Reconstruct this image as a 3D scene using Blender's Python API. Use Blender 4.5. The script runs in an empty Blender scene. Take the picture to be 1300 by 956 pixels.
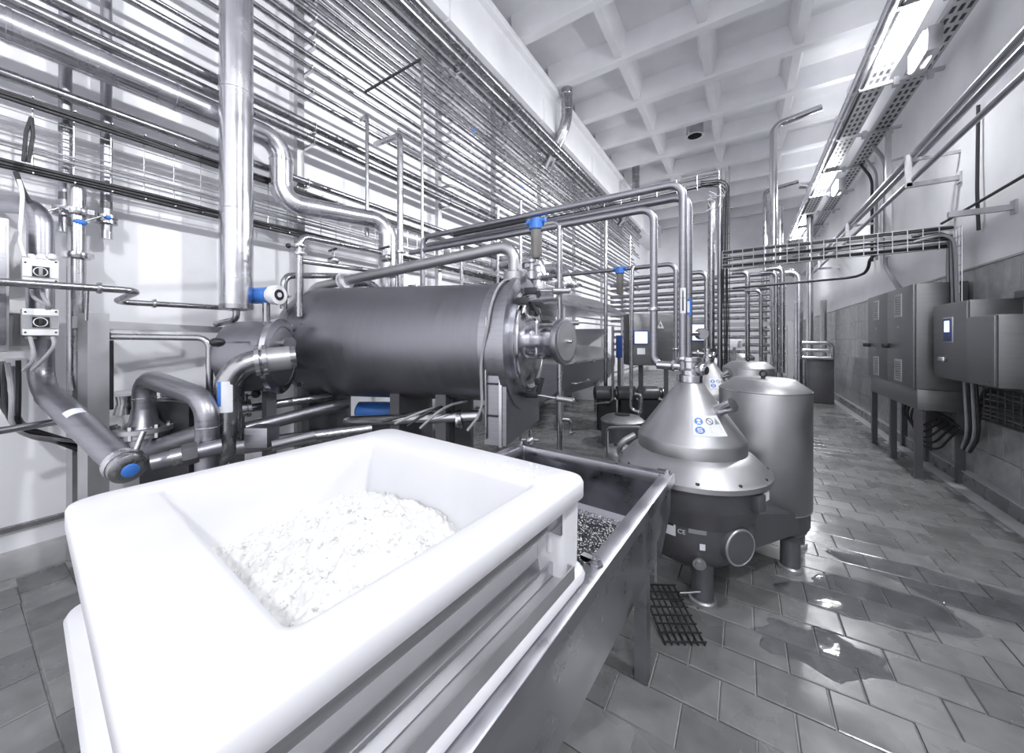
import bpy, bmesh, math, random
from mathutils import Vector, Matrix, noise
random.seed(7)
C = bpy.context.scene.collection
S = bpy.context.scene

# ------------------------------------------------------------------ camera
F = 460.0; PX, PY = 650.0, 430.0; HC = 1.55
TH = math.atan(294 / F); sn, cs = math.sin(TH), math.cos(TH)
cam = bpy.data.cameras.new('camera'); camo = bpy.data.objects.new('camera', cam); C.objects.link(camo)
cam.sensor_fit = 'HORIZONTAL'; cam.sensor_width = 36; cam.lens = F / 1300 * 36
cam.shift_y = (PY - 478) / 1300; cam.clip_start = 0.02; cam.clip_end = 100
camo.location = (0, 0, HC); camo.rotation_euler = (math.pi / 2, 0, TH); S.camera = camo

# ------------------------------------------------------------------ world, exposure
w = bpy.data.worlds.new('world'); S.world = w; w.use_nodes = True
w.node_tree.nodes['Background'].inputs[0].default_value = (0.93, 0.94, 1.0, 1)
w.node_tree.nodes['Background'].inputs[1].default_value = 1.5
S.view_settings.view_transform = 'Standard'; S.view_settings.look = 'None'
S.view_settings.gamma = 1; S.view_settings.use_curve_mapping = False
S.view_settings.exposure = 0.15
S.cycles.use_denoising = True
S.cycles.max_bounces = 8; S.cycles.diffuse_bounces = 4; S.cycles.glossy_bounces = 5
S.cycles.sample_clamp_indirect = 6
LAMP_W = 190.0

def at(px, py, X=None, Y=None, Z=None, t=None):
    """a point seen at a photo position, on a known plane of the room"""
    u = (px - PX) / F; v = (PY - py) / F
    d = Vector((-sn + u * cs, cs + u * sn, v))
    if t is None:
        if X is not None: t = X / d.x
        elif Y is not None: t = Y / d.y
        else: t = (Z - HC) / d.z
    return Vector((0, 0, HC)) + d * t

# ------------------------------------------------------------------ materials
def nodes(name):
    m = bpy.data.materials.new(name); m.use_nodes = True
    nt = m.node_tree; return m, nt, nt.nodes['Principled BSDF']

def mat(name, col, rough=.5, metal=0., nscale=6., rvar=.1, cvar=.06, bump=0., stretch=(1, 1, 1), em=None, trans=0., ior=None, coat=0.):
    m, nt, b = nodes(name); L = nt.links.new
    tc = nt.nodes.new('ShaderNodeTexCoord'); mp = nt.nodes.new('ShaderNodeMapping')
    mp.inputs['Scale'].default_value = stretch
    L(tc.outputs['Object'], mp.inputs[0])
    n = nt.nodes.new('ShaderNodeTexNoise'); n.inputs['Scale'].default_value = nscale; n.inputs['Detail'].default_value = 5
    L(mp.outputs[0], n.inputs[0])
    r = nt.nodes.new('ShaderNodeMapRange'); r.inputs[1].default_value = .3; r.inputs[2].default_value = .7
    r.inputs[3].default_value = max(.02, rough - rvar); r.inputs[4].default_value = min(1, rough + rvar)
    L(n.outputs[0], r.inputs[0]); L(r.outputs[0], b.inputs['Roughness'])
    cr = nt.nodes.new('ShaderNodeValToRGB'); cr.color_ramp.elements[0].position = .3; cr.color_ramp.elements[1].position = .7
    cr.color_ramp.elements[0].color = tuple(c * (1 - cvar) for c in col) + (1,)
    cr.color_ramp.elements[1].color = tuple(min(1, c * (1 + cvar)) for c in col) + (1,)
    L(n.outputs[0], cr.inputs[0]); L(cr.outputs[0], b.inputs['Base Color'])
    b.inputs['Metallic'].default_value = metal
    if bump:
        bp = nt.nodes.new('ShaderNodeBump'); bp.inputs['Strength'].default_value = bump; bp.inputs['Distance'].default_value = .01
        L(n.outputs[0], bp.inputs['Height']); L(bp.outputs[0], b.inputs['Normal'])
    if em: b.inputs['Emission Color'].default_value = tuple(em[0]) + (1,); b.inputs['Emission Strength'].default_value = em[1]
    if trans: b.inputs['Transmission Weight'].default_value = trans
    if ior: b.inputs['IOR'].default_value = ior
    if coat: b.inputs['Coat Weight'].default_value = coat
    return m

M = {}
M['steel'] = mat('stainless_steel', (.42, .42, .435), .27, 1, 9, .07, .08)
M['steel_bright'] = mat('polished_steel', (.60, .60, .62), .2, 1, 9, .06, .05)
M['wpipe'] = mat('wall_pipe_steel', (.33, .33, .345), .27, 1, 9, .06, .08)
M['clad'] = mat('aluminium_cladding', (.62, .62, .65), .24, 1, 5, .08, .06, .15)
M['brushed'] = mat('brushed_steel', (.36, .36, .39), .40, 1, 5, .08, .1, .04, (1, 1, 14))
M['tank'] = mat('satin_tank_steel', (.26, .26, .285), .46, 1, 3, .07, .07, .03, (12, 1, 1))
M['machine'] = mat('bead_blasted_steel', (.45, .45, .46), .44, 1, 8, .05, .05)
M['machine_dark'] = mat('grey_machine_paint', (.115, .115, .125), .38, .3, 8, .06, .08)
M['frame'] = mat('stainless_frame', (.50, .50, .515), .40, .75, 7, .07, .08)
M['tub'] = mat('worn_tub_steel', (.40, .40, .43), .34, 1, 6, .12, .12, .05)
M['tubin'] = mat('wet_tub_steel', (.30, .30, .34), .38, 1, 9, .14, .2, .08)
M['cabinet'] = mat('cabinet_steel', (.22, .22, .225), .42, .7, 3, .06, .08, .02, (1, 1, 10))
M['dark'] = mat('dark_metal', (.045, .045, .05), .5, .4, 8, .1, .1)
M['rubber'] = mat('black_cable', (.018, .018, .021), .5, 0, 12, .1, .1)
M['greycable'] = mat('grey_cable', (.34, .34, .36), .5, 0, 12, .1, .1)
M['wire'] = mat('zinc_wire', (.62, .62, .64), .35, 1, 12, .1, .1)
M['blue'] = mat('blue_plastic', (.055, .20, .62), .35, 0, 10, .05, .08)
M['navy'] = mat('dark_blue_plastic', (.02, .06, .25), .4, 0, 10, .05, .08)
M['white'] = mat('white_plastic', (.80, .80, .83), .38, 0, 7, .08, .02, coat=.15)
M['cream'] = mat('cream_plastic', (.85, .85, .86), .4, 0, 7, .08, .02)
M['lid'] = mat('white_enamel', (.8, .8, .83), .35, 0, 7, .08, .03)
M['curd'] = mat('curd', (.80, .80, .785), .6, 0, 40, .1, .03, .25)
M['wall'] = mat('white_wall_paint', (.86, .86, .89), .62, 0, 2.2, .08, .04, .05)
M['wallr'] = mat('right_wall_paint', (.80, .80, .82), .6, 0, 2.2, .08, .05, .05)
M['ceil'] = mat('ceiling_paint', (.86, .86, .885), .7, 0, 1.6, .08, .05, .05)
M['skirt'] = mat('skirting_tile', (.17, .17, .175), .3, 0, 6, .1, .15)
M['cove'] = mat('pale_cove', (.42, .42, .43), .4, 0, 6, .1, .15)
M['grout'] = mat('grout', (.36, .36, .355), .7, 0, 20, .1, .2, .1)
M['bronze'] = mat('filter_bowl', (.20, .19, .18), .2, 0, 10, .08, .1, coat=.5)
M['paper'] = mat('paper_label', (.8, .81, .85), .6, 0, 10, .05, .03)
M['ink'] = mat('black_ink', (.02, .02, .025), .6)
M['screen'] = mat('lit_screen', (.05, .05, .08), .3, em=((.62, .74, 1), 1.6))
M['screenw'] = mat('lit_pale_screen', (.05, .05, .08), .3, em=((.85, .9, 1), 1.5))
M['lamp'] = mat('lamp_glass', (.9, .9, 1), .3, em=((.93, .95, 1), 60))
def water_mat():
    m, nt, b = nodes('water'); L = nt.links.new
    out = nt.nodes['Material Output']; tr = nt.nodes.new('ShaderNodeBsdfTransparent'); gl = nt.nodes.new('ShaderNodeBsdfGlossy')
    fr = nt.nodes.new('ShaderNodeFresnel'); fr.inputs[0].default_value = 1.33; mx = nt.nodes.new('ShaderNodeMixShader')
    tr.inputs[0].default_value = (.93, .94, .96, 1); gl.inputs['Roughness'].default_value = .04
    n = nt.nodes.new('ShaderNodeTexNoise'); n.inputs['Scale'].default_value = 14; bp = nt.nodes.new('ShaderNodeBump'); bp.inputs['Strength'].default_value = .08; bp.inputs['Distance'].default_value = .01
    L(n.outputs[0], bp.inputs['Height']); L(bp.outputs[0], gl.inputs['Normal'])
    L(fr.outputs[0], mx.inputs[0]); L(tr.outputs[0], mx.inputs[1]); L(gl.outputs[0], mx.inputs[2]); L(mx.outputs[0], out.inputs['Surface'])
    nt.nodes.remove(b); return m
M['water'] = water_mat()
M['black'] = mat('black_plastic', (.02, .02, .022), .4)

def tile_mat(name, c0, c1, rough, rvar, wet=True):
    m, nt, b = nodes(name); L = nt.links.new
    oi = nt.nodes.new('ShaderNodeObjectInfo'); ge = nt.nodes.new('ShaderNodeNewGeometry')
    ad = nt.nodes.new('ShaderNodeMath'); L(oi.outputs['Random'], ad.inputs[0]); L(ge.outputs['Random Per Island'], ad.inputs[1])
    fr = nt.nodes.new('ShaderNodeMath'); fr.operation = 'FRACT'; L(ad.outputs[0], fr.inputs[0])
    cr = nt.nodes.new('ShaderNodeValToRGB'); cr.color_ramp.elements[0].color = c0 + (1,); cr.color_ramp.elements[1].color = c1 + (1,)
    L(fr.outputs[0], cr.inputs[0])
    n = nt.nodes.new('ShaderNodeTexNoise'); n.inputs['Scale'].default_value = 9; n.inputs['Detail'].default_value = 6
    L(ge.outputs['Position'], n.inputs[0])
    mx = nt.nodes.new('ShaderNodeMixRGB'); mx.blend_type = 'MULTIPLY'; mx.inputs[0].default_value = .55
    L(cr.outputs[0], mx.inputs[1]); L(n.outputs[0], mx.inputs[2]); L(mx.outputs[0], b.inputs['Base Color'])
    n2 = nt.nodes.new('ShaderNodeTexNoise'); n2.inputs['Scale'].default_value = 2.0; n2.inputs['Detail'].default_value = 9
    L(ge.outputs['Position'], n2.inputs[0])
    r = nt.nodes.new('ShaderNodeMapRange'); r.inputs[1].default_value = .38; r.inputs[2].default_value = .62
    r.inputs[3].default_value = rough - rvar; r.inputs[4].default_value = rough + rvar
    L(n2.outputs[0], r.inputs[0]); L(r.outputs[0], b.inputs['Roughness'])
    bp = nt.nodes.new('ShaderNodeBump'); bp.inputs['Strength'].default_value = .12; bp.inputs['Distance'].default_value = .01
    L(n.outputs[0], bp.inputs['Height']); L(bp.outputs[0], b.inputs['Normal'])
    return m
M['floor_tile'] = tile_mat('quarry_tile', (.20, .20, .202), (.29, .29, .292), .27, .13)
M['wall_tile'] = tile_mat('wall_tile', (.46, .46, .47), (.53, .53, .54), .2, .06)

# ------------------------------------------------------------------ mesh helpers
class B:
    def __init__(s): s.bm = bmesh.new(); s.m = Matrix.Identity(4)
    def v(s, p): return s.bm.verts.new(s.m @ Vector(p))
    def f(s, vs):
        try: return s.bm.faces.new(vs)
        except ValueError: return None
    def box(s, c, d, rz=0, bevel=0, rot=None):
        h = Vector(d) / 2; R = rot if rot is not None else Matrix.Rotation(rz, 3, 'Z'); c = Vector(c)
        vs = [s.v(c + R @ Vector((x * h.x, y * h.y, z * h.z))) for x in (-1, 1) for y in (-1, 1) for z in (-1, 1)]
        fs = [s.f([vs[i] for i in q]) for q in ((0, 1, 3, 2), (4, 6, 7, 5), (0, 4, 5, 1), (2, 3, 7, 6), (0, 2, 6, 4), (1, 5, 7, 3))]
        if bevel:
            es = list({e for f in fs for e in f.edges})
            bmesh.ops.bevel(s.bm, geom=es, offset=bevel, segments=2, affect='EDGES', profile=.5)
        return s
    def bar(s, a, b, w, h=None, up=(0, 0, 1)):
        a = Vector(a); b = Vector(b); d = b - a; L = d.length; x = d.normalized(); u = Vector(up)
        if abs(x.dot(u)) > .98: u = Vector((0, 1, 0))
        y = u.cross(x).normalized(); z = x.cross(y)
        R = Matrix((x, y, z)).transposed()
        return s.box((a + b) / 2, (L, w, h or w), rot=R)
    def tube(s, pts, r, bend=0., seg=12, cap=True, bn=6):
        P = [Vector(p) for p in pts]; out = [P[0]]
        for i in range(1, len(P) - 1):
            a, b, c = P[i - 1], P[i], P[i + 1]
            d0 = (a - b); d1 = (c - b); k = min(bend, .48 * d0.length, .48 * d1.length)
            if k < 1e-4: out.append(b); continue
            p0 = b + d0.normalized() * k; p2 = b + d1.normalized() * k
            for j in range(bn + 1):
                q = j / bn
                # blend of a circular-looking conic
                wgt = .72; den = (1 - q) ** 2 + 2 * q * (1 - q) * wgt + q * q
                out.append((p0 * (1 - q) ** 2 + b * 2 * q * (1 - q) * wgt + p2 * q * q) / den)
        out.append(P[-1])
        rings = []; n = None
        for i, p in enumerate(out):
            if i == 0: d = out[1] - p
            elif i == len(out) - 1: d = p - out[i - 1]
            else: d = (out[i + 1] - p).normalized() + (p - out[i - 1]).normalized()
            if d.length < 1e-9: continue
            d.normalize()
            if n is None:
                n = Vector((0, 0, 1)) if abs(d.z) < .9 else Vector((1, 0, 0))
            n = (n - d * n.dot(d))
            if n.length < 1e-6: n = d.orthogonal()
            n.normalize(); b2 = d.cross(n)
            rr = r[i] if isinstance(r, (list, tuple)) else r
            rings.append([s.v(p + (n * math.cos(a) + b2 * math.sin(a)) * rr) for a in (2 * math.pi * k / seg for k in range(seg))])
        for a, b in zip(rings, rings[1:]):
            for k in range(seg): s.f([a[k], a[(k + 1) % seg], b[(k + 1) % seg], b[k]])
        if cap: s.f(rings[0][::-1]); s.f(rings[-1])
        return s
    def lathe(s, prof, o=(0, 0, 0), ax=(0, 0, 1), seg=32, cap=True, a0=0., a1=2 * math.pi):
        o = Vector(o); ax = Vector(ax).normalized()
        e1 = ax.orthogonal().normalized() if abs(ax.z) < .999 else Vector((1, 0, 0)); e2 = ax.cross(e1)
        full = abs(a1 - a0 - 2 * math.pi) < 1e-6; n = seg if full else seg + 1
        rings = [[s.v(o + ax * z + (e1 * math.cos(a) + e2 * math.sin(a)) * max(r, 1e-4)) for a in (a0 + (a1 - a0) * k / seg for k in range(n))] for r, z in prof]
        for a, b in zip(rings, rings[1:]):
            for k in range(n if full else n - 1): s.f([a[k], a[(k + 1) % n], b[(k + 1) % n], b[k]])
        if cap and full: s.f(rings[0][::-1]); s.f(rings[-1])
        return s
    def cyl(s, a, b, r, seg=16):
        return s.tube([a, b], r, 0, seg)
    def ring(s, c, ax, R, r, seg=28, k=8):
        c = Vector(c); ax = Vector(ax).normalized(); e1 = ax.orthogonal().normalized(); e2 = ax.cross(e1)
        rings = []
        for i in range(seg):
            a = 2 * math.pi * i / seg; d = e1 * math.cos(a) + e2 * math.sin(a)
            rings.append([s.v(c + d * (R + r * math.cos(q)) + ax * r * math.sin(q)) for q in (2 * math.pi * j / k for j in range(k))])
        for i in range(seg):
            a, b = rings[i], rings[(i + 1) % seg]
            for j in range(k): s.f([a[j], b[j], b[(j + 1) % k], a[(j + 1) % k]])
        return s
    def loops(s, Ls, cap0=True, cap1=True):
        R = [[s.v(p) for p in L] for L in Ls]; n = len(R[0])
        for a, b in zip(R, R[1:]):
            for k in range(n): s.f([a[k], a[(k + 1) % n], b[(k + 1) % n], b[k]])
        if cap0: s.f(R[0][::-1])
        if cap1: s.f(R[-1])
        return s
    def sphere(s, c, r, sx=1, sy=1, sz=1, seg=14):
        c = Vector(c); pr = [(math.sin(math.pi * k / 8), -math.cos(math.pi * k / 8)) for k in range(9)]
        rings = [[s.v(c + Vector((math.cos(a) * q * r * sx, math.sin(a) * q * r * sy, z * r * sz))) for a in (2 * math.pi * k / seg for k in range(seg))] for q, z in ((max(q, .002), z) for q, z in pr)]
        for a, b in zip(rings, rings[1:]):
            for k in range(seg): s.f([a[k], a[(k + 1) % seg], b[(k + 1) % seg], b[k]])
        return s
    def prism(s, poly, n, d):
        """polygon of 3-D points pushed along n by d"""
        n = Vector(n) * d; A = [s.v(p) for p in poly]; Bv = [s.v(Vector(p) + n) for p in poly]; k = len(poly)
        s.f(A[::-1]); s.f(Bv)
        for i in range(k): s.f([A[i], A[(i + 1) % k], Bv[(i + 1) % k], Bv[i]])
        return s

def wloc(o):
    v = Vector(o.location)
    while o.parent: o = o.parent; v += Vector(o.location)
    return v

def link(name, b, m, parent=None, loc=None, angle=.7):
    bm = b.bm if isinstance(b, B) else b
    bmesh.ops.recalc_face_normals(bm, faces=bm.faces)
    if parent is not None: off = wloc(parent)
    elif loc is not None: off = Vector(loc)
    else:
        xs = [v.co for v in bm.verts]
        lo = Vector([min(c[i] for c in xs) for i in range(3)]); hi = Vector([max(c[i] for c in xs) for i in range(3)])
        off = Vector(((lo.x + hi.x) / 2, (lo.y + hi.y) / 2, lo.z))
    for v in bm.verts: v.co -= off
    me = bpy.data.meshes.new(name); bm.to_mesh(me); bm.free()
    me.polygons.foreach_set('use_smooth', [True] * len(me.polygons)); me.set_sharp_from_angle(angle=angle)
    me.materials.append(M[m] if isinstance(m, str) else m)
    o = bpy.data.objects.new(name, me); C.objects.link(o)
    if parent is not None: o.parent = parent
    else: o.location = off
    return o

def tag(o, label, cat, group=None, kind=None):
    if label: o['label'] = label
    if cat: o['category'] = cat
    if group: o['group'] = group
    if kind: o['kind'] = kind
    return o

def thing(name, label, cat, loc, group=None):
    o = bpy.data.objects.new(name, None); o.empty_display_size = .1; C.objects.link(o); o.location = loc
    return tag(o, label, cat, group)

def solo(name, b, m, label, cat, group=None, kind=None, angle=.7):
    return tag(link(name, b, m, angle=angle), label, cat, group, kind)

def struct(name, b, m, parent=None):
    o = link(name, b, m, parent, loc=None if parent is not None else (0, 0, 0))
    if parent is None: o['kind'] = 'structure'
    return o

def copy_tree(o, parent=None):
    c = o.copy(); C.objects.link(c)
    if parent is not None: c.parent = parent
    for ch in [x for x in list(bpy.data.objects) if x.parent == o]: copy_tree(ch, c)
    return c

def rr(cx, cy, hx, hy, rad, z, rz=0., n=6, o=(0, 0)):
    """rounded rectangle loop, rotated by rz about o"""
    out = []; rad = max(rad, 1e-4)
    for qx, qy, a0 in ((1, 1, 0), (-1, 1, 90), (-1, -1, 180), (1, -1, 270)):
        for k in range(n + 1):
            a = math.radians(a0 + 90 * k / n)
            x = cx + qx * (hx - rad) + rad * math.cos(a); y = cy + qy * (hy - rad) + rad * math.sin(a)
            out.append(Vector((o[0] + x * math.cos(rz) - y * math.sin(rz), o[1] + x * math.sin(rz) + y * math.cos(rz), z)))
    return out

def pipe(label, pts, r, m='steel', bend=None, cat='pipe', group=None, name='pipe', clamps=(), seg=12, parts=()):
    """a pipe run; ferrules/clamps named by (point, axis) become parts"""
    if not clamps and not parts:
        return solo(name, B().tube(pts, r, bend if bend is not None else r * 3.2, seg), m, label, cat, group)
    base = Vector(pts[0]); t = thing(name, label, cat, base, group)
    link('tube', B().tube(pts, r, bend if bend is not None else r * 3.2, seg), m, t)
    for p, ax in clamps:
        ax = Vector(ax).normalized(); p = Vector(p)
        b = B().lathe([(r * 1.0, -r * .55), (r * 1.5, -r * .45), (r * 1.62, 0), (r * 1.5, r * .45), (r * 1.0, r * .55)], p, ax, 20, cap=False)
        d = ax.orthogonal().normalized(); b.box(p + d * r * 1.75, (r * .7, r * .7, r * .7))
        link('clamp', b, 'steel_bright', t)
    return t

def flange(b, p, ax, R, th, seg=24):
    ax = Vector(ax).normalized()
    return b.lathe([(R, -th / 2), (R, th / 2)], p, ax, seg)

ORD = ['first', 'second', 'third', 'fourth', 'fifth', 'sixth', 'seventh', 'eighth', 'ninth', 'tenth', 'eleventh', 'twelfth', 'thirteenth',
       'fourteenth', 'fifteenth', 'sixteenth', 'seventeenth', 'eighteenth', 'nineteenth', 'twentieth', 'twenty-first', 'twenty-second', 'twenty-third', 'twenty-fourth', 'twenty-fifth', 'twenty-sixth', 'twenty-seventh', 'twenty-eighth']
XL, XR, Y0, Y1, ZC = -4.08, 2.02, -3.2, 19.0, 7.30

# ================================================================== THE ROOM
floor = struct('floor', B().box(((XL + XR) / 2, (Y0 + Y1) / 2, -.06), (XR - XL + .6, Y1 - Y0, .10)), 'grout')
# quarry tiles, running bond, courses along X; the nearest ones in view as single parts, the rest joined
TX, TY, G = .268, .2075, .006
def tile_mesh():
    b = bmesh.new(); hx, hy = (TX - G) / 2, (TY - G) / 2; bv = .004
    lo = [b.verts.new((x, y, -.012)) for x, y in ((-hx, -hy), (hx, -hy), (hx, hy), (-hx, hy))]
    mi = [b.verts.new((x, y, -bv)) for x, y in ((-hx, -hy), (hx, -hy), (hx, hy), (-hx, hy))]
    hi = [b.verts.new((x, y, 0)) for x, y in ((-hx + bv, -hy + bv), (hx - bv, -hy + bv), (hx - bv, hy - bv), (-hx + bv, hy - bv))]
    for A, D in ((lo, mi), (mi, hi)):
        for k in range(4): b.faces.new((A[k], A[(k + 1) % 4], D[(k + 1) % 4], D[k]))
    b.faces.new(hi); me = bpy.data.meshes.new('floor_tile'); b.to_mesh(me); b.free(); me.materials.append(M['floor_tile']); return me
tm = tile_mesh(); spots = []
for j in range(-4, int(Y1 / TY) + 1):
    y = 2.11 - TY / 2 + TY * (j - 9)
    if y < -.8 or y > Y1 - .1: continue
    for i in range(-17, 10):
        x = -.357 + TX * (i + .5) + (TX / 2 if j % 2 else 0)
        if x < XL + .16 or x > XR - .2: continue
        t = -sn * x + cs * y; r = cs * x + sn * y; seen = 0
        if t > .6:
            px, py = PX + F * r / t, PY + F * HC / t
            if -10 < px < 1310 and py < 970:
                vis = (px > 1015) or (px > 800 and py > 735) or (px < 100 and py > 690) or (620 < px < 770 and py < 560)
                seen = (1 if vis else 0.001) / t ** 2
        spots.append((seen, x, y))
spots.sort(reverse=True)
for s_, x, y in spots[:298]:
    o = bpy.data.objects.new('tile', tm); C.objects.link(o); o.parent = floor; o.location = (x, y, random.uniform(-.0012, .001))
    o.rotation_euler = (random.uniform(-.004, .004), random.uniform(-.004, .004), 0)
b = B()
for s_, x, y in spots[298:]:
    hx, hy = (TX - G) / 2, (TY - G) / 2; z = random.uniform(-.0012, .001)
    v = [b.v((x + a, y + c, z)) for a, c in ((-hx, -hy), (hx, -hy), (hx, hy), (-hx, hy))]
    q = [b.v((x + a, y + c, -.012)) for a, c in ((-hx, -hy), (hx, -hy), (hx, hy), (-hx, hy))]
    b.f(v)
    for k in range(4): b.f([q[k], q[(k + 1) % 4], v[(k + 1) % 4], v[k]])
o = link('tile_field', b, 'floor_tile', floor); o['kind'] = 'stuff'

wl = struct('wall_left', B().box((XL - .15, (Y0 + Y1) / 2, ZC / 2), (.3, Y1 - Y0, ZC + .2)), 'wall')
wr = struct('wall_right', B().box((XR + .15, (Y0 + Y1) / 2, ZC / 2), (.3, Y1 - Y0, ZC + .2)), 'wallr')
struct('wall_far', B().box(((XL + XR) / 2, Y1 + .15, ZC / 2), (XR - XL + .6, .3, ZC + .2)), 'wall')
# tiled dado on the right wall
TW, TR = .25, .367
wtm = bmesh.new()
for (x, e) in ((0, 0),):
    hy, hz = TW / 2 - .0025, TR / 2 - .0025
    bk = [wtm.verts.new((0, y, z)) for y, z in ((-hy, -hz), (hy, -hz), (hy, hz), (-hy, hz))]
    fr = [wtm.verts.new((-.012, y, z)) for y, z in ((-hy + .003, -hz + .003), (hy - .003, -hz + .003), (hy - .003, hz - .003), (-hy + .003, hz - .003))]
    for k in range(4): wtm.faces.new((bk[k], bk[(k + 1) % 4], fr[(k + 1) % 4], fr[k]))
    wtm.faces.new(fr)
bmesh.ops.recalc_face_normals(wtm, faces=wtm.faces)
for f_ in wtm.faces:
    if abs(f_.normal.x) > .9 and f_.normal.x > 0: bmesh.ops.reverse_faces(wtm, faces=list(wtm.faces)); break
wme = bpy.data.meshes.new('wall_tile'); wtm.to_mesh(wme); wtm.free(); wme.materials.append(M['wall_tile'])
far = B()
for j in range(6):
    for i in range(64):
        y = 3.1 + TW * i; z = .07 + TR * (j + .5)
        if y > Y1: continue
        if y < 9.2:
            o = bpy.data.objects.new('tile', wme); C.objects.link(o); o.parent = wr; o.location = (XR, y, z)
        else:
            far.box((XR - .006, y, z), (.012, TW - .005, TR - .005))
o = link('tile_field', far, 'wall_tile', wr); o['kind'] = 'stuff'
struct('trim_1', B().box((XR - .008, (3 + Y1) / 2, 2.285), (.022, Y1 - 3, .02)), 'cove')
bsr = struct('baseboard_right', B().box((XR - .035, (2.5 + Y1) / 2, .065), (.07, Y1 - 2.5, .15), bevel=.006), 'skirt')
struct('trim_2', B().box((XR - .035, (2.5 + Y1) / 2, .147), (.075, Y1 - 2.5, .014)), 'cove')
struct('trim_3', B().box((XR - .13, (2.5 + Y1) / 2, .004), (.12, Y1 - 2.5, .012)), 'cove')
struct('baseboard_left', B().box((XL + .035, (Y0 + Y1) / 2, .07), (.07, Y1 - Y0, .16), bevel=.006), 'cove')
struct('trim_4', B().box((XL + .02, (Y0 + Y1) / 2, .30), (.04, Y1 - Y0, .03)), 'skirt')

ceiling = struct('ceiling', B().box(((XL + XR) / 2, (Y0 + Y1) / 2, ZC + .1), (XR - XL + .6, Y1 - Y0, .2)), 'ceil')
ZB = 6.88; PB = 1.45; by = [5.60 + PB * k for k in range(-6, 10) if Y0 < 5.6 + PB * k < Y1]
def trap(b, a, c, wt, wb, zt, zb):
    """beam of trapezoid section from a to c"""
    a = Vector((a[0], a[1], 0)); c = Vector((c[0], c[1], 0)); d = (c - a).normalized(); n = Vector((-d.y, d.x, 0))
    for_ = []
    for p in (a, c): for_.append([b.v((p + n * wt / 2) + Vector((0, 0, zt))), b.v(p - n * wt / 2 + Vector((0, 0, zt))), b.v(p - n * wb / 2 + Vector((0, 0, zb))), b.v(p + n * wb / 2 + Vector((0, 0, zb)))])
    A, D = for_
    for k in range(4): b.f([A[k], A[(k + 1) % 4], D[(k + 1) % 4], D[k]])
    b.f(A[::-1]); b.f(D)
    return b
for y in by:
    link('beam', trap(B(), (-3.5, y), (XR, y), .34, .17, ZC + .01, ZB), 'ceil', ceiling)
for y in [by[0] - PB] + by:
    for x in (-2.02, -.60, .85):
        link('rib', trap(B(), (x, y + .11), (x, y + PB - .11), .32, .13, ZC + .01, ZB + .05), 'ceil', ceiling)
# concrete girder over the pipes on the left
gd = struct('trim_5', B().box((XL + .32, (Y0 + Y1) / 2, 6.42), (.66, Y1 - Y0, .88), bevel=.02), 'wall')
link('ledge', B().box((XL + .36, (Y0 + Y1) / 2, 6.80), (.78, Y1 - Y0, .14), bevel=.02), 'wall', gd)
for y in (1.2, 4.0, 6.8, 9.6, 12.4, 15.2):
    link('corbel', B().box((XL + .33, y, 6.2), (.70, .5, .5), bevel=.02), 'wall', gd)

# ceiling exhaust hole
e = at(882, 167, Z=7.0)
t = thing('ceiling_vent', 'round steel exhaust collar with dark mouth hanging between ceiling ribs', 'vent', (e.x, e.y, 6.9))
link('collar', B().lathe([(.17, -.12), (.20, -.12), (.20, .38), (.17, .38), (.17, -.12)], e, seg=28, cap=False), 'steel_bright', t)
link('mouth', B().lathe([(.168, .02), (.168, .04)], e, seg=28), 'dark', t)

# ================================================================== LAMPS and the high tray on the right
lamp_l = ['lamp nearest the camera on the high tray above right wall', 'second lamp along the high cable tray above right wall', 'third and farthest lamp along the high cable tray', 'lamp on the high tray behind the camera', 'rear lamp on the high tray well behind the camera']
for k, y in enumerate((5.70, 9.9, 14.1, 1.5, -2.2)):
    c = Vector((1.60, y, 4.66))
    t = thing('flood_lamp', lamp_l[k], 'lamp', c, 'lamps along the high tray')
    ld_ = Vector((-1, 0, .02)).normalized(); rot = Matrix.Rotation(math.atan2(-ld_.x, -ld_.z), 3, 'Y')
    link('housing', B().box(c - ld_ * .06, (.26, .46, .12), rot=rot, bevel=.02), 'frame', t)
    link('glass', B().box(c + ld_ * .01, (.21, .40, .03), rot=rot, bevel=.012), 'lamp', t)
    link('yoke', B().box(c + Vector((.03, 0, .11)), (.06, .10, .10)), 'frame', t)
    for dv, pw in ((Vector((-.72, 0, -.69)), 1.0), (Vector((-.80, 0, .60)), 1.15)):
        ld = bpy.data.lights.new('lamp_light', 'AREA'); ld.shape = 'RECTANGLE'; ld.size = .16; ld.size_y = .36; ld.energy = LAMP_W * pw * {1.5: .55, -2.2: .8}.get(y, 1); ld.color = (.96, .975, 1)
        lo = bpy.data.objects.new('lamp_light', ld); C.objects.link(lo); lo.parent = t; lo.location = ld_ * .03 + dv * .02
        lo.rotation_euler = dv.to_track_quat('-Z', 'Y').to_euler()
t = thing('cable_tray', 'high perforated cable tray carrying the lamps along the right wall', 'cable tray', (1.6, Y0, 4.6))
for x, wd in ((1.42, .22), (1.80, .20)):
    bb = B(); bb.box((x, (Y0 + Y1) / 2, 4.80), (wd, Y1 - Y0, .006))
    for sx in (-1, 1): bb.box((x + sx * wd / 2, (Y0 + Y1) / 2, 4.83), (.006, Y1 - Y0, .07))
    tr = link('tray_channel', bb, 'frame', t)
    sl = B()
    for k in range(120):
        y = Y0 + 2 + k * .16
        if y > Y1 - .2: break
        for q in (-.06, 0, .06): sl.box((x + q, y, 4.796), (.03, .09, .004))
    s2 = link('slots', sl, 'dark', tr); s2['kind'] = 'stuff'
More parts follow.
